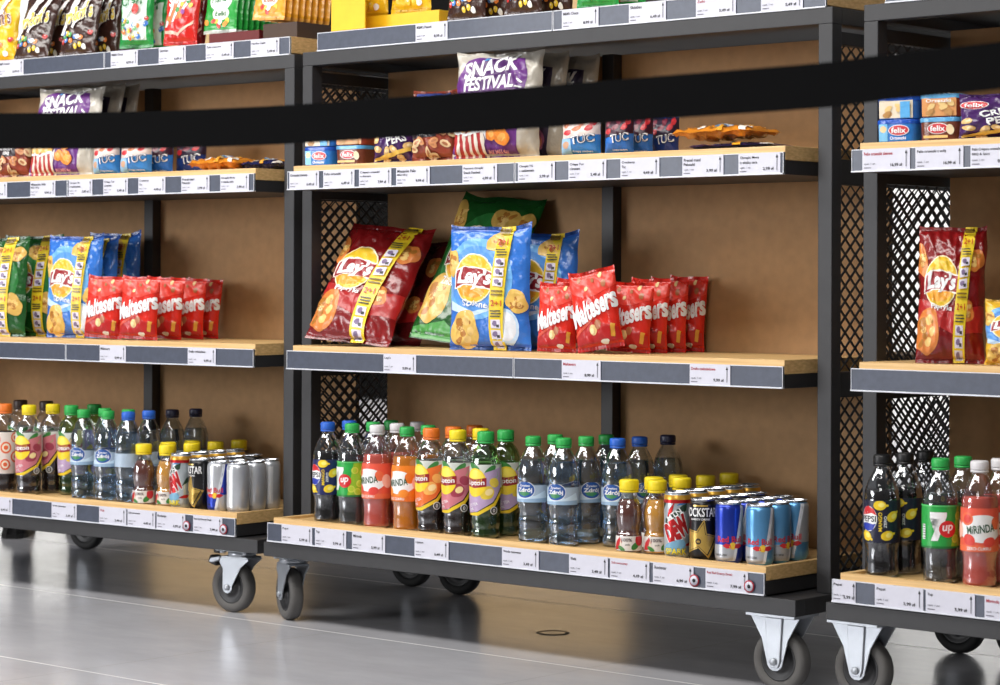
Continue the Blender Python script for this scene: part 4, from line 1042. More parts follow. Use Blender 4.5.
def art_malt():
    a = Art(0.003)
    a.ell(0.0, 0.115, 0.055, 0.022, ink((222, 60, 44)), wob=0.08, seed=4); a.poly([(-0.055, 0.0), (0.055, 0.0), (0.055, 0.035), (0.0, 0.05), (-0.055, 0.025)], ink((186, 26, 24)))
    a.poly([(-0.056, 0.03), (0.05, 0.085), (0.056, 0.09), (0.056, 0.083), (-0.056, 0.024)], ink((224, 84, 60)))
    br, cr = ink((176, 110, 70)), ink((240, 205, 140))
    for x, z, r, m in ((-0.004, 0.035, 0.0095, cr), (0.010, 0.043, 0.0085, br), (-0.030, 0.125, 0.005, br), (0.022, 0.128, 0.0055, cr), (0.032, 0.112, 0.006, br), (-0.012, 0.108, 0.004, cr), (0.004, 0.121, 0.004, br)): a.ell(x, z, r, r, m)
    a.ell(-0.006, 0.0335, 0.0055, 0.005, ink((250, 228, 170)))
    a.text('Maltesers', 0.0, 0.074, 0.116, 0.038, white, rot=0.27, shear=0.2, bold=0.10)
    a.rect(0.043, 0.03, 0.009, 0.022, ink((214, 150, 50)), -0.2); a.ell(0.02, 0.014, 0.011, 0.004, cream)
    return a
def art_snack():
    a = Art(0.0045); pu = ink((104, 48, 128)); pd = ink((74, 30, 96))
    a.poly([(-0.128, 0.0), (0.072, 0.0), (0.084, 0.10), (0.098, 0.20), (0.080, 0.243), (-0.05, 0.247), (-0.09, 0.240), (-0.128, 0.18)], pu)
    a.poly([(-0.04, 0.238), (0.03, 0.242), (0.03, 0.250), (-0.03, 0.248)], ink((70, 150, 210))); a.rect(-0.005, 0.245, 0.03, 0.005, white)
    a.ell(-0.02, 0.205, 0.075, 0.035, pd, 0.2, wob=0.05)
    a.text('SNACK', -0.015, 0.222, 0.165, 0.042, white, rot=0.14, shear=0.15, bold=0.09)
    a.text('FESTIVAL', -0.015, 0.180, 0.155, 0.034, white, rot=0.07, shear=0.15, bold=0.08)
    for k in range(4): a.rect(0.076, 0.135 + k*0.017, 0.02, 0.005, white, 0.5 - 0.35*k)
    # striped popcorn tub
    a.poly([(-0.118, 0.002), (-0.032, 0.002), (-0.022, 0.066), (-0.124, 0.066)], ink((178, 44, 44)))
    for k in range(5):
        x = -0.112 + k*0.0205; a.poly([(x+0.003, 0.002), (x+0.011, 0.002), (x+0.012, 0.066), (x+0.001, 0.066)], ink((232, 222, 210)))
    for k in range(7): a.ell(-0.116 + k*0.0145, 0.070 + 0.004*(k % 2), 0.012, 0.010, ink((240, 214, 160) if k % 2 else (232, 178, 90)), 0.3*k, 16, 0.1, k)
    a.poly([(-0.125, 0.060), (-0.075, 0.052), (-0.02, 0.060), (-0.02, 0.066), (-0.075, 0.058), (-0.125, 0.066)], white)
    for x, z, r in ((0.005, 0.055, 0.017), (0.036, 0.048, 0.022), (0.03, 0.078, 0.013)): a.ell(x, z, r, r*0.9, ink((236, 140, 46)), 0.5, 20, 0.08, int(x*999)); a.ell(x+0.002, z, r*0.55, r*0.4, ink((248, 180, 90)), 0.5)
    a.poly([(-0.012, 0.04), (-0.018, 0.06), (-0.008, 0.075), (-0.012, 0.06)], white)
    a.text('MIX SMAKÓW', 0.022, 0.018, 0.06, 0.008, ink((220, 150, 160)), bold=0.04)
    return a
def art_snack_back():
    a = Art(0.0045); a.poly([(-0.11, 0.0), (0.07, 0.0), (0.088, 0.10), (0.06, 0.20), (0.085, 0.225), (-0.09, 0.23)], ink((52, 40, 66)))
    for k in range(7): a.rect(0.052, 0.12+k*0.012, 0.008, 0.004, white, 0.4)
    a.ell(0.05, 0.05, 0.016, 0.026, ink((150, 84, 120)), 0.2, 20, 0.1, 4); a.ell(0.05, 0.045, 0.01, 0.014, ink((200, 120, 90)))
    a.text('SNACK', -0.015, 0.185, 0.16, 0.05, white, rot=0.14, shear=0.15, bold=0.09)
    return a
def art_tuc(kind):
    a = Art(0.003)
    up = {'light': ink((226, 208, 200)), 'mid': ink((60, 26, 44)), 'dark': ink((44, 30, 52))}[kind]; rd = ink((196, 44, 52))
    a.poly([(-0.05, 0.052), (0.0, 0.060), (0.05, 0.070), (0.05, 0.13), (-0.05, 0.13)], up)
    for k, (x, z) in enumerate(((-0.03, 0.075), (-0.005, 0.09), (0.026, 0.092), (-0.032, 0.105), (0.035, 0.112), (0.005, 0.112))): a.ell(x, z, 0.013, 0.009, rd if k % 2 == 0 else ink((210, 120, 80) if kind == 'light' else (120, 40, 60)), 0.4*k, 16, 0.12, k)
    if kind == 'light': a.rect(-0.033, 0.030, 0.028, 0.05, ink((150, 196, 232))); a.ell(-0.033, 0.033, 0.009, 0.012, ink((214, 170, 140)), 0, 18, 0.06, 2)
    a.text('TUC', 0.012, 0.053, 0.062, 0.030, black, rot=0.18, shear=0.15, bold=0.16); a.text('TUC', 0.012, 0.053, 0.060, 0.028, white, rot=0.18, shear=0.15, bold=0.10); a.text('TUC', 0.012, 0.053, 0.050, 0.022, ink((30, 50, 90)), rot=0.18, shear=0.15, bold=0.0)
    a.text('Crispy crackers', 0.01, 0.012, 0.05, 0.007, white, bold=0.04)
    return a
def art_crispers():
    a = Art(0.003)
    a.ell(-0.035, 0.118, 0.030, 0.015, white); a.ell(-0.035, 0.118, 0.028, 0.0135, ink((198, 36, 44))); a.text('felix', -0.035, 0.118, 0.040, 0.016, white, bold=0.05)
    for k, (x, z, r) in enumerate(((-0.05, 0.06, 0.4), (-0.045, 0.035, -0.3), (-0.012, 0.03, 0.8), (0.055, 0.045, 0.2), (0.052, 0.10, 0.5), (0.03, 0.012, 0.1), (-0.02, 0.008, 0.4), (0.012, 0.035, -0.4))):
        a.ell(x, z, 0.013, 0.009, ink((226, 186, 120)), r, 18, 0.08, k); a.ell(x+0.002, z+0.001, 0.006, 0.004, ink((246, 220, 170)), r)
    a.poly([(-0.06, 0.012), (0.06, 0.04), (0.06, 0.03), (-0.06, 0.002)], ink((236, 196, 90)))
    a.text('CRIS', 0.006, 0.088, 0.06, 0.024, white, rot=0.22, bold=0.07); a.text('PERS', 0.022, 0.062, 0.06, 0.024, white, rot=0.22, bold=0.07)
    a.ell(0.058, 0.125, 0.012, 0.02, ink((60, 70, 170)))
    return a
def art_nuts():
    a = Art(0.003)
    a.poly([(-0.065, 0.05), (0.02, 0.056), (0.02, 0.085), (-0.065, 0.085)], ink((40, 24, 30))); a.text('Mix orzechów', -0.024, 0.076, 0.06, 0.010, white, bold=0.04); a.text('BBQ', -0.02, 0.062, 0.024, 0.010, white, bold=0.06)
    rnd = random.Random(5)
    for k in range(13):
        x, z = rnd.uniform(-.058, .05), rnd.uniform(0.008, 0.05) if k < 9 else rnd.uniform(.05, .13)
        if k > 8: x = rnd.uniform(.03, .058)
        r = rnd.uniform(0, 3); a.ell(x, z, 0.014, 0.008, ink((228, 196, 150) if k % 3 else (206, 140, 90)), r, 16, 0.06, k); a.ell(x, z, 0.008, 0.003, ink((178, 116, 76)), r)
    a.rect(0, 0.15, 0.1, 0.012, ink((70, 96, 190)))
    return a
def art_flat():
    a = Art(0.003); rnd = random.Random(9)
    for k in range(16): a.ell(rnd.uniform(-.1, .1), rnd.uniform(.01, .11), rnd.uniform(.008, .02), rnd.uniform(.006, .013), ink([(240, 214, 150), (214, 84, 36), (250, 240, 225), (232, 160, 40)][k % 4]), rnd.uniform(0, 3), 16, 0.12, k)
    a.ell(0.0, 0.06, 0.028, 0.018, ink((90, 150, 200))); a.text('MEGA', 0.0, 0.06, 0.045, 0.016, white, bold=0.06)
    return a
def art_button_sweets(col, txt=True, panel=False):
    """pouch of round sugar-coated sweets: big slanted lettering, candies scattered below"""
    a = Art(0.003)
    sw = ink((238, 232, 232))
    if panel: a.poly([(-0.052, 0.022), (0.046, 0.018), (0.050, 0.13), (-0.050, 0.13)], ink((222, 236, 228)))
    cols = [(60, 120, 200), (240, 205, 60), (200, 50, 50), (70, 160, 80), (236, 130, 50), (240, 240, 238)]
    rnd = random.Random(12)
    for k in range(15 if not panel else 26):
        x = rnd.uniform(-.05, .05); z = rnd.uniform(.022, .062) if not panel else rnd.uniform(.026, .075)
        r = 0.0075 if not panel else 0.0065
        a.ell(x, z, r, r*0.9, ink(cols[k % 6])); a.ell(x-0.002, z+0.002, r*0.3, r*0.25, white)
    if not panel:
        a.poly([(-0.06, 0.055), (-0.045, 0.055), (0.01, 0.19), (-0.015, 0.19)], sw); a.poly([(-0.02, 0.075), (-0.012, 0.07), (0.05, 0.19), (0.036, 0.19)], sw)
        a.text('m&m’s', 0.0, 0.115, 0.095, 0.05, white, rot=0.25, bold=0.12); a.text('m&m’s', 0.0, 0.115, 0.092, 0.047, ink((110, 40, 24) if col != 'br' else (220, 190, 60)), rot=0.25, bold=0.05)
    else:
        a.poly([(-0.03, 0.08), (-0.02, 0.08), (0.03, 0.14), (0.01, 0.14)], white); a.ell(0.012, 0.098, 0.012, 0.014, ink((214, 56, 48)))
        a.text('Crispy', 0.0, 0.12, 0.08, 0.03, ink((30, 120, 60)), rot=0.2, bold=0.06)
    return a
def art_skit():
    a = Art(0.003); cols = [(240, 205, 60), (236, 130, 50), (70, 160, 80), (150, 80, 160)]
    for k in range(5): a.poly([(-0.055 + k*0.014, 0.045 + 0.006*k), (-0.046 + k*0.014, 0.045 + 0.006*k), (0.0 + k*0.014, 0.15), (-0.012 + k*0.014, 0.15)], white if k % 2 == 0 else ink((240, 120, 70)))
    rnd = random.Random(2)
    for k in range(9): a.ell(rnd.uniform(-.045, .045), rnd.uniform(.06, .13), 0.007, 0.007, ink(cols[k % 4]))
    a.poly([(-0.055, 0.03), (0.0, 0.022), (0.055, 0.05), (0.055, 0.058), (0.0, 0.030), (-0.055, 0.038)], ink((246, 190, 170)))
    a.text('Skittles', 0.0, 0.12, 0.09, 0.032, white, rot=0.25, bold=0.07)
    return a
def art_gum(c1, c2):
    a = Art(0.003)
    a.ell(0.0, 0.085, 0.036, 0.03, white, wob=0.05); a.ell(0.002, 0.05, 0.026, 0.018, ink((236, 240, 232))); a.text('Haribo', 0.0, 0.088, 0.06, 0.02, ink(c2), rot=0.1, bold=0.06); a.text('żelki', 0.002, 0.05, 0.035, 0.014, ink(c2), bold=0.05)
    rnd = random.Random(6)
    for k in range(8): a.ell(rnd.uniform(-.04, .04), rnd.uniform(.015, .035), 0.006, 0.008, ink([(240, 210, 70), (220, 60, 50), (240, 150, 50), (250, 250, 240)][k % 4]), 0.4*k)
    return a

def rounded_tub(name, body, lidc, art):
    """square tub with rounded corners and a snap lid"""
    root = empty(name); r = 0.043; h = 0.052
    def ring(s, z, n=48):
        out = []
        for k in range(n):
            a = 2*PI*k/n; c, d = math.cos(a), math.sin(a); e = 2/5.0
            out.append(Vector((s*math.copysign(abs(c)**e, c), s*math.copysign(abs(d)**e, d), z)))
        return out
    def stack(levels, mat):
        mb = MB(); vs = []; n = 48
        for s, z in levels: vs += ring(s, z)
        fs = [[i*n+k, i*n+(k+1) % n, (i+1)*n+(k+1) % n, (i+1)*n+k] for i in range(len(levels)-1) for k in range(n)]
        fs += [list(range(n))[::-1], [(len(levels)-1)*n+k for k in range(n)]]
        mb.add(vs, fs, mat, False); return mb
    mb = stack([(r*0.93, 0), (r*0.95, 0.002), (r*0.985, h-0.008)], body)
    art.wrap(mb, lambda x, z: (Vector((x, -r*(0.95+0.035*z/h), z)), Vector((0, -1, 0))), (-r*0.8, 0.002, r*0.8, h-0.009), 0.0003, 0.0006)
    mb.build('tub_body', root)
    stack([(r*1.0, h-0.010), (r*1.01, h-0.009), (r*1.01, h-0.002), (r*0.99, h), (r*0.9, h+0.0004)], lidc).build('lid', root)
    return root
def art_tub(kind):
    a = Art(0.01)
    if kind == 'blue':
        a.rect(-0.024, 0.022, 0.018, 0.04, ink((120, 190, 232))); a.ell(-0.024, 0.03, 0.007, 0.008, ink((230, 200, 150))); a.ell(0.009, 0.027, 0.022, 0.0125, white); a.ell(0.009, 0.027, 0.0205, 0.0112, ink((196, 34, 44))); a.text('felix', 0.009, 0.027, 0.031, 0.013, white, bold=0.05); a.text('Orzeszki', 0.008, 0.009, 0.034, 0.0075, white, bold=0.04)
    else:
        a.ell(0.0, 0.027, 0.022, 0.0125, white); a.ell(0.0, 0.027, 0.0205, 0.0112, ink((196, 34, 44))); a.text('felix', 0.0, 0.027, 0.031, 0.013, white, bold=0.05); a.ell(0.026, 0.024, 0.008, 0.012, ink((220, 200, 160)), 0.2); a.rect(-0.004, 0.008, 0.05, 0.006, ink((236, 190, 110)))
    return a
def art_tub_nuts(kind):
    a = Art(0.01); a.rect(0, 0.022, 0.07, 0.044, ink((228, 214, 190) if kind == 'blue' else (214, 150, 90)))
    rnd = random.Random(4)
    for k in range(10): a.ell(rnd.uniform(-.028, .028), rnd.uniform(.008, .036), 0.009, 0.006, ink((230, 196, 130) if k % 2 else (190, 140, 80)), rnd.uniform(0, 3), 16, 0.08, k)
    a.rect(0.02, 0.02, 0.02, 0.04, ink((90, 170, 225))) if kind == 'blue' else a.text('Orzeszki', 0, 0.037, 0.05, 0.008, white, bold=0.04)
    return a

cr_red, cr_blue, cr_green = film((128, 20, 22)), film((52, 116, 205)), film((26, 84, 32))
BUILD.update({
    'lays_red': lambda: bag('crisps_bag', 0.20, 0.28, 0.075, cr_red, art_crisps('red'), 3, strip=art_strip(0.040, 0.012), back=cr_red),
    'lays_blue': lambda: bag('crisps_bag', 0.20, 0.28, 0.070, cr_blue, art_crisps('blue'), 8, strip=art_strip(0.036, 0.008), seal_mat=film((44, 96, 190))),
    'lays_green': lambda: bag('crisps_bag', 0.20, 0.28, 0.070, cr_green, art_crisps('green'), 5, strip=art_strip(0.045, 0.006)),
    'lays_plain': lambda: bag('crisps_bag', 0.20, 0.28, 0.070, cr_green, art_crisps('green'), 15),
    'lays_dark': lambda: bag('crisps_bag', 0.20, 0.28, 0.075, film((84, 18, 20)), art_crisps('red'), 23),  # red bag again, with the shade behind the front one in its film
    'lays_yellow': lambda: bag('crisps_bag', 0.20, 0.28, 0.070, film((226, 178, 48)), art_crisps('blue'), 28),
    'malt': lambda: bag('chocolate_pouch', 0.115, 0.14, 0.040, film((212, 42, 28)), art_malt(), 11, seal=0.009, wr=0.0018, sag=0.6, step=0.0035),
    'snack': lambda: bag('snack_bag', 0.26, 0.26, 0.085, film((190, 184, 172)), art_snack(), 14, step=0.006, wr=0.0022),
    'snack_back': lambda: bag('snack_bag', 0.26, 0.26, 0.080, film((172, 164, 150)), art_snack_back(), 17, step=0.006, wr=0.0022),
    'tuc_light': lambda: bag('biscuit_pack', 0.10, 0.13, 0.046, film((58, 138, 216)), art_tuc('light'), 31, seal=0.004, wr=0.0009, sag=0.9, step=0.004),
    'tuc_mid': lambda: bag('biscuit_pack', 0.10, 0.13, 0.046, film((44, 116, 206)), art_tuc('mid'), 33, seal=0.004, wr=0.0009, sag=0.9, step=0.004),
    'tuc_dark': lambda: bag('biscuit_pack', 0.10, 0.13, 0.046, film((34, 60, 128)), art_tuc('dark'), 35, seal=0.004, wr=0.0009, sag=0.9, step=0.004),  # rear pack's shadow is put into its film and print colours
    'crispers': lambda: bag('nut_bag', 0.13, 0.16, 0.045, film((70, 34, 96)), art_crispers(), 41),
    'nuts': lambda: bag('nut_bag', 0.13, 0.165, 0.045, film((150, 66, 46)), art_nuts(), 43),
    'flat': lambda: bag('snack_bag', 0.24, 0.12, 0.026, film((228, 142, 44)), art_flat(), 47, wr=0.004),
    'flat_dark': lambda: bag('snack_bag', 0.22, 0.12, 0.020, film((36, 40, 84)), art_flat(), 49, wr=0.0022),
    'mm_yellow': lambda: bag('candy_bag', 0.13, 0.19, 0.045, film((236, 190, 34)), art_button_sweets('ye'), 51),
    'mm_brown': lambda: bag('candy_bag', 0.13, 0.19, 0.045, film((60, 36, 30)), art_button_sweets('br'), 53),
    'mm_green': lambda: bag('candy_bag', 0.13, 0.19, 0.045, film((34, 150, 70)), art_button_sweets('gr', panel=True), 55),
    'skit': lambda: bag('candy_bag', 0.13, 0.19, 0.045, film((204, 38, 32)), art_skit(), 57),
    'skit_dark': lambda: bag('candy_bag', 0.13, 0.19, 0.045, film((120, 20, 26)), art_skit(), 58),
    'gum_green': lambda: bag('gummy_bag', 0.10, 0.14, 0.016, film((40, 158, 62)), art_gum((255, 255, 255), (30, 110, 50)), 61, seal=0.010, seal_mat=film((232, 236, 230)), wr=0.0014),
    'gum_orange': lambda: bag('gummy_bag', 0.10, 0.14, 0.018, film((236, 166, 48)), art_gum((255, 255, 255), (176, 84, 30)), 63, seal=0.010, seal_mat=film((240, 176, 84)), wr=0.0014),
    'tub_blue': lambda: rounded_tub('peanut_tub', film((46, 120, 200)), film((28, 84, 188)), art_tub('blue')),
    'tub_blue_top': lambda: rounded_tub('peanut_tub', film((46, 120, 200)), film((28, 84, 188)), art_tub_nuts('blue')),
    'tub_brown': lambda: rounded_tub('peanut_tub', film((112, 58, 40)), film((92, 164, 212)), art_tub('brown')),
    'tub_brown_top': lambda: rounded_tub('peanut_tub', film((150, 60, 36)), film((92, 164, 212)), art_tub_nuts('brown')),
})
SIZE = {'lays': (0.20, 0.28), 'malt': (0.115, 0.14), 'snac': (0.26, 0.26), 'tuc_': (0.10, 0.13), 'cris': (0.13, 0.16), 'nuts': (0.13, 0.165), 'mm_y': (0.13, 0.19), 'mm_b': (0.13, 0.19), 'mm_g': (0.13, 0.19), 'skit': (0.13, 0.19), 'gum_': (0.10, 0.14)}
LV = {3: H3 + 0.0004, 4: H4 + 0.0004, 5: H5 + 0.0004}
def low_high(o):
    m = Matrix.LocRotScale(o.location, o.rotation_euler, o.scale)
    z = [(m @ v.co).z for v in o.data.vertices]
    return min(z), max(z)
def rest(o, z):
    o.location.z += z - low_high(o)[0]
    return low_high(o)[1]
def stand(key, R, p0, p1, ytop, v, lv, label, cat, group, yaw=0.3, tilt=0.05, roll=0.0, lift=0.0, thick=1.0):
    """a bag standing on a shelf: scaled so that its base spans columns p0..p1 and its top reaches row ytop (as seen in the photo)"""
    w0, h0 = SIZE[key[:4]]; w = LV[lv] + lift
    u = R.u_at((p0+p1)/2, v); W = w0; H = h0
    for _ in range(8):
        dx, dy = math.cos(yaw)*W/2, math.sin(yaw)*W/2
        a = px_of(R.P(u-dx, v-dy, w))[0]; b = px_of(R.P(u+dx, v+dy, w))[0]
        W *= (p1-p0)/(b-a); u += ((p0+p1)/2 - (a+b)/2)/320.0
        if ytop is not None:
            tv = v + H*math.sin(tilt)
            yb = px_of(R.P(u, v, w))[1]; yt = px_of(R.P(u, tv, w + H*math.cos(tilt)))[1]
            H *= (yb-ytop)/(yb-yt)
    o = proto(key); put(o, R, u, v, w + abs(math.sin(roll))*W/2, yaw, tilt, roll); o.scale = (W/w0, thick, H/h0); rest(o, w + FL)
    tag(o, label, cat, group); return o

G_CR, G_CH, G_SN, G_TU, G_CA, G_GU = 'crisps bags', 'red chocolate pouches', 'snack mix bags', 'blue biscuit packs', 'sweets bags on the top shelf', 'gummy bags in rows'
# crisps, middle rack
stand('lays_red', R2, 304, 388, 231, -0.035, 3, 'red crisps bag with yellow strip leaning back, beside the mesh side of middle rack', 'crisps bag', G_CR, 0.12, 0.54, 0.07)
stand('lays_dark', R2, 362, 420, 243, 0.075, 3, 'red crisps bag, shade put in its colour, behind the red one with yellow strip', 'crisps bag', G_CR, 0.12, 0.50, thick=0.5)
stand('lays_plain', R2, 408, 490, 203, 0.045, 3, 'green crisps bag rising behind the blue one on the middle rack', 'crisps bag', G_CR, 0.12, 0.48, 0.10, thick=0.55)
stand('lays_blue', R2, 449, 531, 226, -0.033, 3, 'bright blue crisps bag with yellow strip in front of the green one', 'crisps bag', G_CR, 0.15, 0.02, thick=0.75)
stand('lays_blue', R2, 500, 577, 233, 0.055, 3, 'blue crisps bag half hidden behind red pouches on the middle rack', 'crisps bag', G_CR, 0.3, 0.06, thick=0.7)
# crisps, gummy-bag rack
stand('lays_green', R1, -38, 26, 238, -0.035, 3, 'green crisps bag with yellow strip cut by the picture edge', 'crisps bag', G_CR, 0.15, 0.05, thick=0.75)
stand('lays_green', R1, 2, 60, 236, 0.05, 3, 'dark green crisps bag with strip next to the blue one, gummy-bag rack', 'crisps bag', G_CR, 0.15, 0.05, thick=0.75)
stand('lays_blue', R1, 46, 101, 236, 0.005, 3, 'blue crisps bag with yellow strip, front one on gummy-bag rack', 'crisps bag', G_CR, 0.15, 0.05, thick=0.75)
stand('lays_blue', R1, 66, 116, 238, 0.075, 3, 'blue crisps bag second in its row on gummy-bag rack', 'crisps bag', G_CR, 0.15, 0.05, thick=0.75)
stand('lays_blue', R1, 88, 140, 233, 0.15, 3, 'blue crisps bag farthest back, behind the red pouches of gummy-bag rack', 'crisps bag', G_CR, 0.15, 0.02, thick=0.75)
# crisps, right rack
stand('lays_red', R3, 915, 984, 228, -0.03, 3, 'red crisps bag with yellow strip on the white-lit rack', 'crisps bag', G_CR, 0.45, 0.24)
stand('lays_yellow', R3, 984, 1056, 300, -0.02, 3, 'yellow crisps bag at the picture edge beside the red one', 'crisps bag', G_CR, 0.35, 0.1)
# chocolate pouches
for k, (a, b, y, v, r, t) in enumerate(((537, 576, 284, -0.036, 0.02, 'front, beside the blue crisps'), (555, 594, 279, 0.035, 0.0, 'second behind the left front one'), (578, 625, 274, -0.036, -0.17, 'front and tilted'),
                        (606, 650, 284, 0.030, 0.05, 'second behind the tilted one'), (628, 667, 280, 0.092, 0.03, 'third in line'), (648, 686, 279, 0.153, 0.02, 'fourth in line'), (666, 704, 278, 0.213, 0.04, 'last in line by the bare panel'))):
    stand('malt', R2, a, b, y, v, 3, 'red chocolate pouch, %s, middle rack' % t, 'chocolate', G_CH, 0.25, 0.05, r)
for k, (a, b, y, v, r, t) in enumerate(((84, 121, 278, -0.04, 0.06, 'front one beside the blue crisps'), (119, 157, 278, -0.036, 0.04, 'front one with a full name'), (143, 181, 279, 0.04, 0.05, 'second in line'), (166, 203, 280, 0.115, 0.05, 'third in line'), (183, 218, 281, 0.185, 0.07, 'last in line by the bare panel'))):
    stand('malt', R1, a, b, y, v, 3, 'red chocolate pouch, %s, gummy-bag rack' % t, 'chocolate', G_CH, 0.25, 0.05, r)
# upper middle shelf: snacks
def tubs(R, px, v, kind, where):
    u = R.u_at(px, v)
    o = proto('tub_' + kind); put(o, R, u, v, LV[4], 0.12); o.scale = (1, 1, 0.82); tag(o, '%s peanut tub, lower of two stacked, %s' % (kind, where), 'tub', 'peanut tubs')
    o = proto('tub_%s_top' % kind); put(o, R, u, v, LV[4] + 0.0535*0.82, 0.18); o.scale = (1, 1, 0.82); tag(o, '%s peanut tub with nuts pictured, stacked on the other, %s' % (kind, where), 'tub', 'peanut tubs')
tubs(R2, 327, -0.002, 'blue', 'middle rack'); tubs(R2, 358.5, -0.002, 'brown', 'middle rack')
tubs(R3, 904, 0.0, 'blue', 'white-lit rack'); tubs(R3, 947, 0.0, 'brown', 'white-lit rack')
stand('crispers', R2, 374, 414, 104, -0.02, 4, 'purple coated-peanut bag beside the brown tubs, middle rack', 'nut bag', 'nut bags', 0.3, 0.06)
stand('nuts', R2, 412, 456, 91, -0.025, 4, 'brown nut mix bag beside the striped snack bag, middle rack', 'nut bag', 'nut bags', 0.3, 0.04)
stand('crispers', R3, 959, 1026, 94, -0.02, 4, 'purple coated-peanut bag with big white lettering, white-lit rack', 'nut bag', 'nut bags', 0.45, 0.05)
stand('snack', R2, 453, 540, 53, -0.004, 4, 'big purple and beige snack mix bag with striped tub picture, middle rack', 'snack bag', G_SN, 0.3, 0.10)
stand('snack_back', R2, 490, 566, 54, 0.09, 4, 'beige and black snack bag second behind the purple one, middle rack', 'snack bag', G_SN, 0.25, 0.06, thick=0.6)
stand('snack_back', R2, 525, 598, 57, 0.165, 4, 'beige and black snack bag farthest back near the centre post, middle rack', 'snack bag', G_SN, 0.2, 0.03, thick=0.6)
stand('snack', R1, 29, 94, 89, -0.004, 4, 'big purple and beige snack mix bag with striped tub picture, gummy-bag rack', 'snack bag', G_SN, 0.2, 0.20, thick=0.7)
stand('snack_back', R1, 52, 116, 86, 0.075, 4, 'beige and black snack bag second behind the purple one, gummy-bag rack', 'snack bag', G_SN, 0.2, 0.16, thick=0.5)
stand('snack_back', R1, 80, 134, 86, 0.135, 4, 'beige and black snack bag farthest back, gummy-bag rack', 'snack bag', G_SN, 0.2, 0.10, thick=0.5)
stand('nuts', R1, -2, 31, 117, -0.02, 4, 'brown nut mix bag beside the striped snack bag, gummy-bag rack', 'nut bag', 'nut bags', 0.3, 0.1)
for R, L, rk in ((R2, ((562, 601, 118, -0.02, 'light'), (605, 634, 117, -0.02, 'mid'), (626, 653, 117, 0.045, 'mid'), (651, 679, 117, 0.105, 'dark')), 'middle rack'), (R1, ((94, 120, 139, -0.02, 'light'), (121, 152, 139, -0.02, 'light'), (146, 173, 139, 0.045, 'mid'), (176, 206, 138, 0.105, 'dark')), 'gummy-bag rack')):
    for k, (a, b, y, v, kind) in enumerate(L):
        t = ['with pale upper half', 'with dark picture, second along' if R is R2 else 'with pale picture, second along', 'third along, partly covered', 'with shade painted in, last along'][k]
        stand('tuc_' + kind, R, a, b, y, v, 4, 'blue cracker pack %s, %s' % (t, rk), 'biscuit pack', G_TU, 0.3, 0.05)
def lay(key, R, px, v, z, label, yaw=0.0, sx=1.0, ty=1.0):
    o = proto(key); o.location = R.P(R.u_at(px, v), v, 0); o.rotation_euler = (-PI/2, 0, R.yaw + yaw); o.scale = (sx, ty, 1); tag(o, label, 'snack bag', 'flat snack bags')
    return rest(o, z)
zz = lay('flat_dark', R2, 724, 0.0, LV[4] + FL, 'dark blue snack bag lying flat under the orange one, middle rack', 0.05, 0.9, 0.6)
lay('flat', R2, 707, 0.0, zz + 0.0005, 'orange snack bag lying flat on the dark blue one, middle rack', 0.0, 0.84, 0.8)
lay('flat', R1, 208, 0.0, LV[4] + FL, 'orange snack bag lying flat at the shelf front, gummy-bag rack', 0.0, 0.68, 0.9)
lay('flat_dark', R1, 254, 0.03, LV[4] + FL, 'dark snack bag lying flat at the bare end, gummy-bag rack', 0.05, 0.55)
# top shelves
def top_bag(key, R, p0, p1, v, label, tilt=0.1, roll=0.0, lift=0.0, yaw=0.15, ytop=None, cat='sweets bag', group=G_CA, thick=0.7):
    return stand(key, R, p0, p1, ytop, v, 5, label, cat, group, yaw, tilt, roll, lift, thick)
top_bag('mm_yellow', R1, -22, 17, 0.05, 'yellow sweets bag at the picture edge, top of gummy-bag rack', 0.1)
top_bag('mm_brown', R1, 13, 47, 0.045, 'brown sweets bag leaning back beside the yellow one, gummy-bag rack', 0.35)
top_bag('mm_brown', R1, 34, 64, 0.125, 'brown sweets bag half hidden behind the leaning brown one', 0.3)
top_bag('mm_brown', R1, 59, 94, 0.045, 'brown sweets bag in the middle of the brown group, gummy-bag rack', 0.25)
top_bag('mm_brown', R1, 88, 118, 0.13, 'brown sweets bag next to the green one, gummy-bag rack', 0.15)
top_bag('mm_green', R1, 120, 153, 0.045, 'green sweets bag with white panel beside the red one, gummy-bag rack', 0.05, lift=0.008)
top_bag('mm_green', R1, 135, 168, 0.11, 'green sweets bag behind the white-panelled one, gummy-bag rack', 0.08)
top_bag('skit', R1, 163, 197, 0.045, 'red sweets bag with white slanted streaks, gummy-bag rack', 0.15, lift=0.006)
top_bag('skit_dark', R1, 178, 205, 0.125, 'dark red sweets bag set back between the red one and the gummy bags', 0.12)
def riser(R, p0, p1, v0, v1, h, mat, label, cat='display box'):
    u0, u1 = R.u_at(p0, v0), R.u_at(p1, v0); t = 0.003; mb = MB()
    mb.box((0, 0, 0), (u1-u0, v1-v0, 0.003), mat)
    for (a, b) in (((0, 0, 0), (u1-u0, t, h)), ((0, v1-v0-t, 0), (u1-u0, v1-v0, h)), ((0, t, 0), (t, v1-v0-t, h)), ((u1-u0-t, t, 0), (u1-u0, v1-v0-t, h))): mb.box(a, b, mat, 0.0005)
    mb.box((t, t, h-0.006), (u1-u0-t, v1-v0-t, h-0.003), mat)
    o = mb.build('display_box'); o.location = R.P(u0, v0, H5 + 0.0004); o.rotation_euler = (0, 0, R.yaw); tag(o, label, cat, 'display boxes'); return o
cardb = M('dark_display_card', (66, 48, 36), 0.6)
riser(R1, 208, 258, 0.06, 0.25, 0.030, M('dark_red_bag_standin', (96, 22, 26), 0.6), 'dark red box in place of red bags, under the row of green gummy bags')  # added box stands in for the red bags below the green row
riser(R1, 262, 296, 0.06, 0.25, 0.042, cardb, 'brown display box under the row of orange gummy bags')
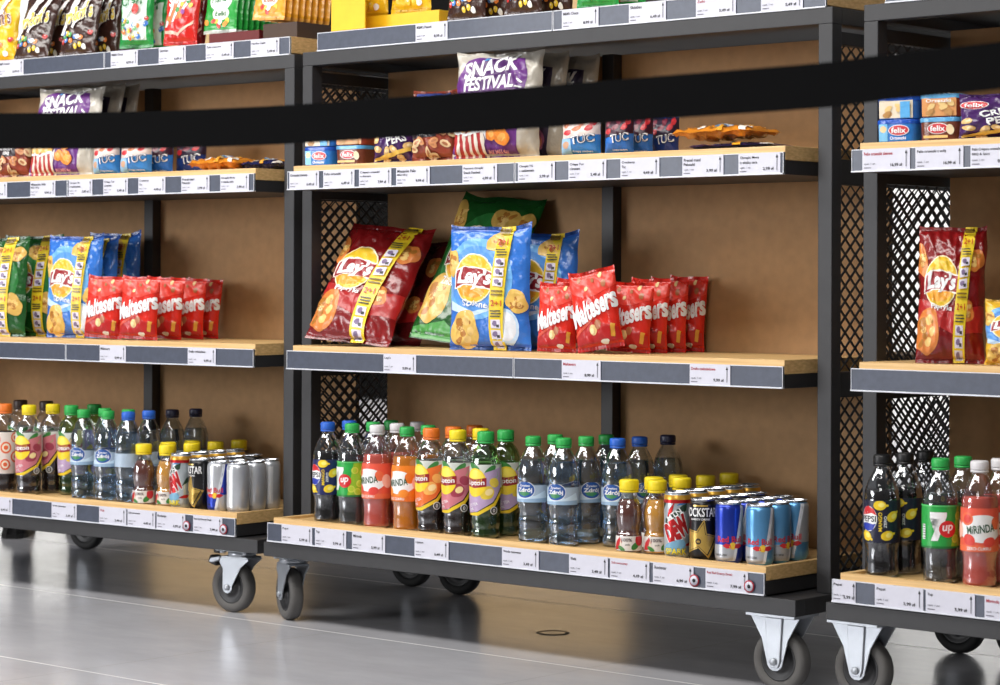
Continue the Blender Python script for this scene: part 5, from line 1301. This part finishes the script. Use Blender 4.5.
for k in range(9):
    v = 0.075 + 0.019*k
    top_bag('gum_green', R1, 203 + 5.6*k, 236 + 5.6*k, v, 'green gummy bag, %s' % (['front of the green row'] + ['number %s back in the green row' % w for w in ('two', 'three', 'four', 'five', 'six', 'seven', 'eight', 'nine')])[k], 0.16, 0.0, 0.031, 0.1, None, 'gummy bag', G_GU, 0.6)
for k in range(8):
    v = 0.05 + 0.022*k
    top_bag('gum_orange', R1, 252 + 6.4*k, 284 + 6.4*k, v, 'orange gummy bag, %s' % (['front of the orange row'] + ['number %s back in the orange row' % w for w in ('two', 'three', 'four', 'five', 'six', 'seven', 'eight')])[k], 0.16, 0.05, 0.048, 0.1, None, 'gummy bag', G_GU, 0.6)
yel = M('yellow_display_card', (238, 190, 26), 0.5)
riser(R2, 352, 438, 0.055, 0.20, 0.034, yel, 'yellow display box under the yellow sweets bags, middle rack')
pn = MB(); pn.box((0, 0, 0), (0.112, 0.004, 0.13), yel, 0.001); pn.box((0, 0.004, 0), (0.004, 0.03, 0.12), yel, 0.001)
o = pn.build('display_card'); o.location = R2.P(R2.u_at(330, 0.006), 0.006, H5+0.0004); tag(o, 'plain yellow display card standing left of the yellow sweets bags', 'display card')
top_bag('mm_yellow', R2, 349, 388, 0.08, 'yellow sweets bag beside the display card, middle rack', 0.1, 0.0, 0.035)
top_bag('mm_yellow', R2, 391, 431, 0.075, 'yellow sweets bag beside the brown ones, middle rack', 0.1, 0.0, 0.035)
top_bag('mm_brown', R2, 447, 485, 0.045, 'brown sweets bag right beside the yellow ones, middle rack', 0.15)
top_bag('mm_brown', R2, 474, 512, 0.11, 'brown sweets bag set back between two others, middle rack', 0.15)
top_bag('mm_brown', R2, 504, 541, 0.045, 'brown sweets bag second in the front, middle rack', 0.2)
top_bag('mm_brown', R2, 535, 572, 0.11, 'brown sweets bag nearest the green one, middle rack', 0.15)
top_bag('mm_green', R2, 577, 618, 0.045, 'green sweets bag with white panel at the top of middle rack', 0.1)
top_bag('mm_green', R2, 606, 645, 0.12, 'green sweets bag set back beside the white-panelled one, middle rack', 0.1)
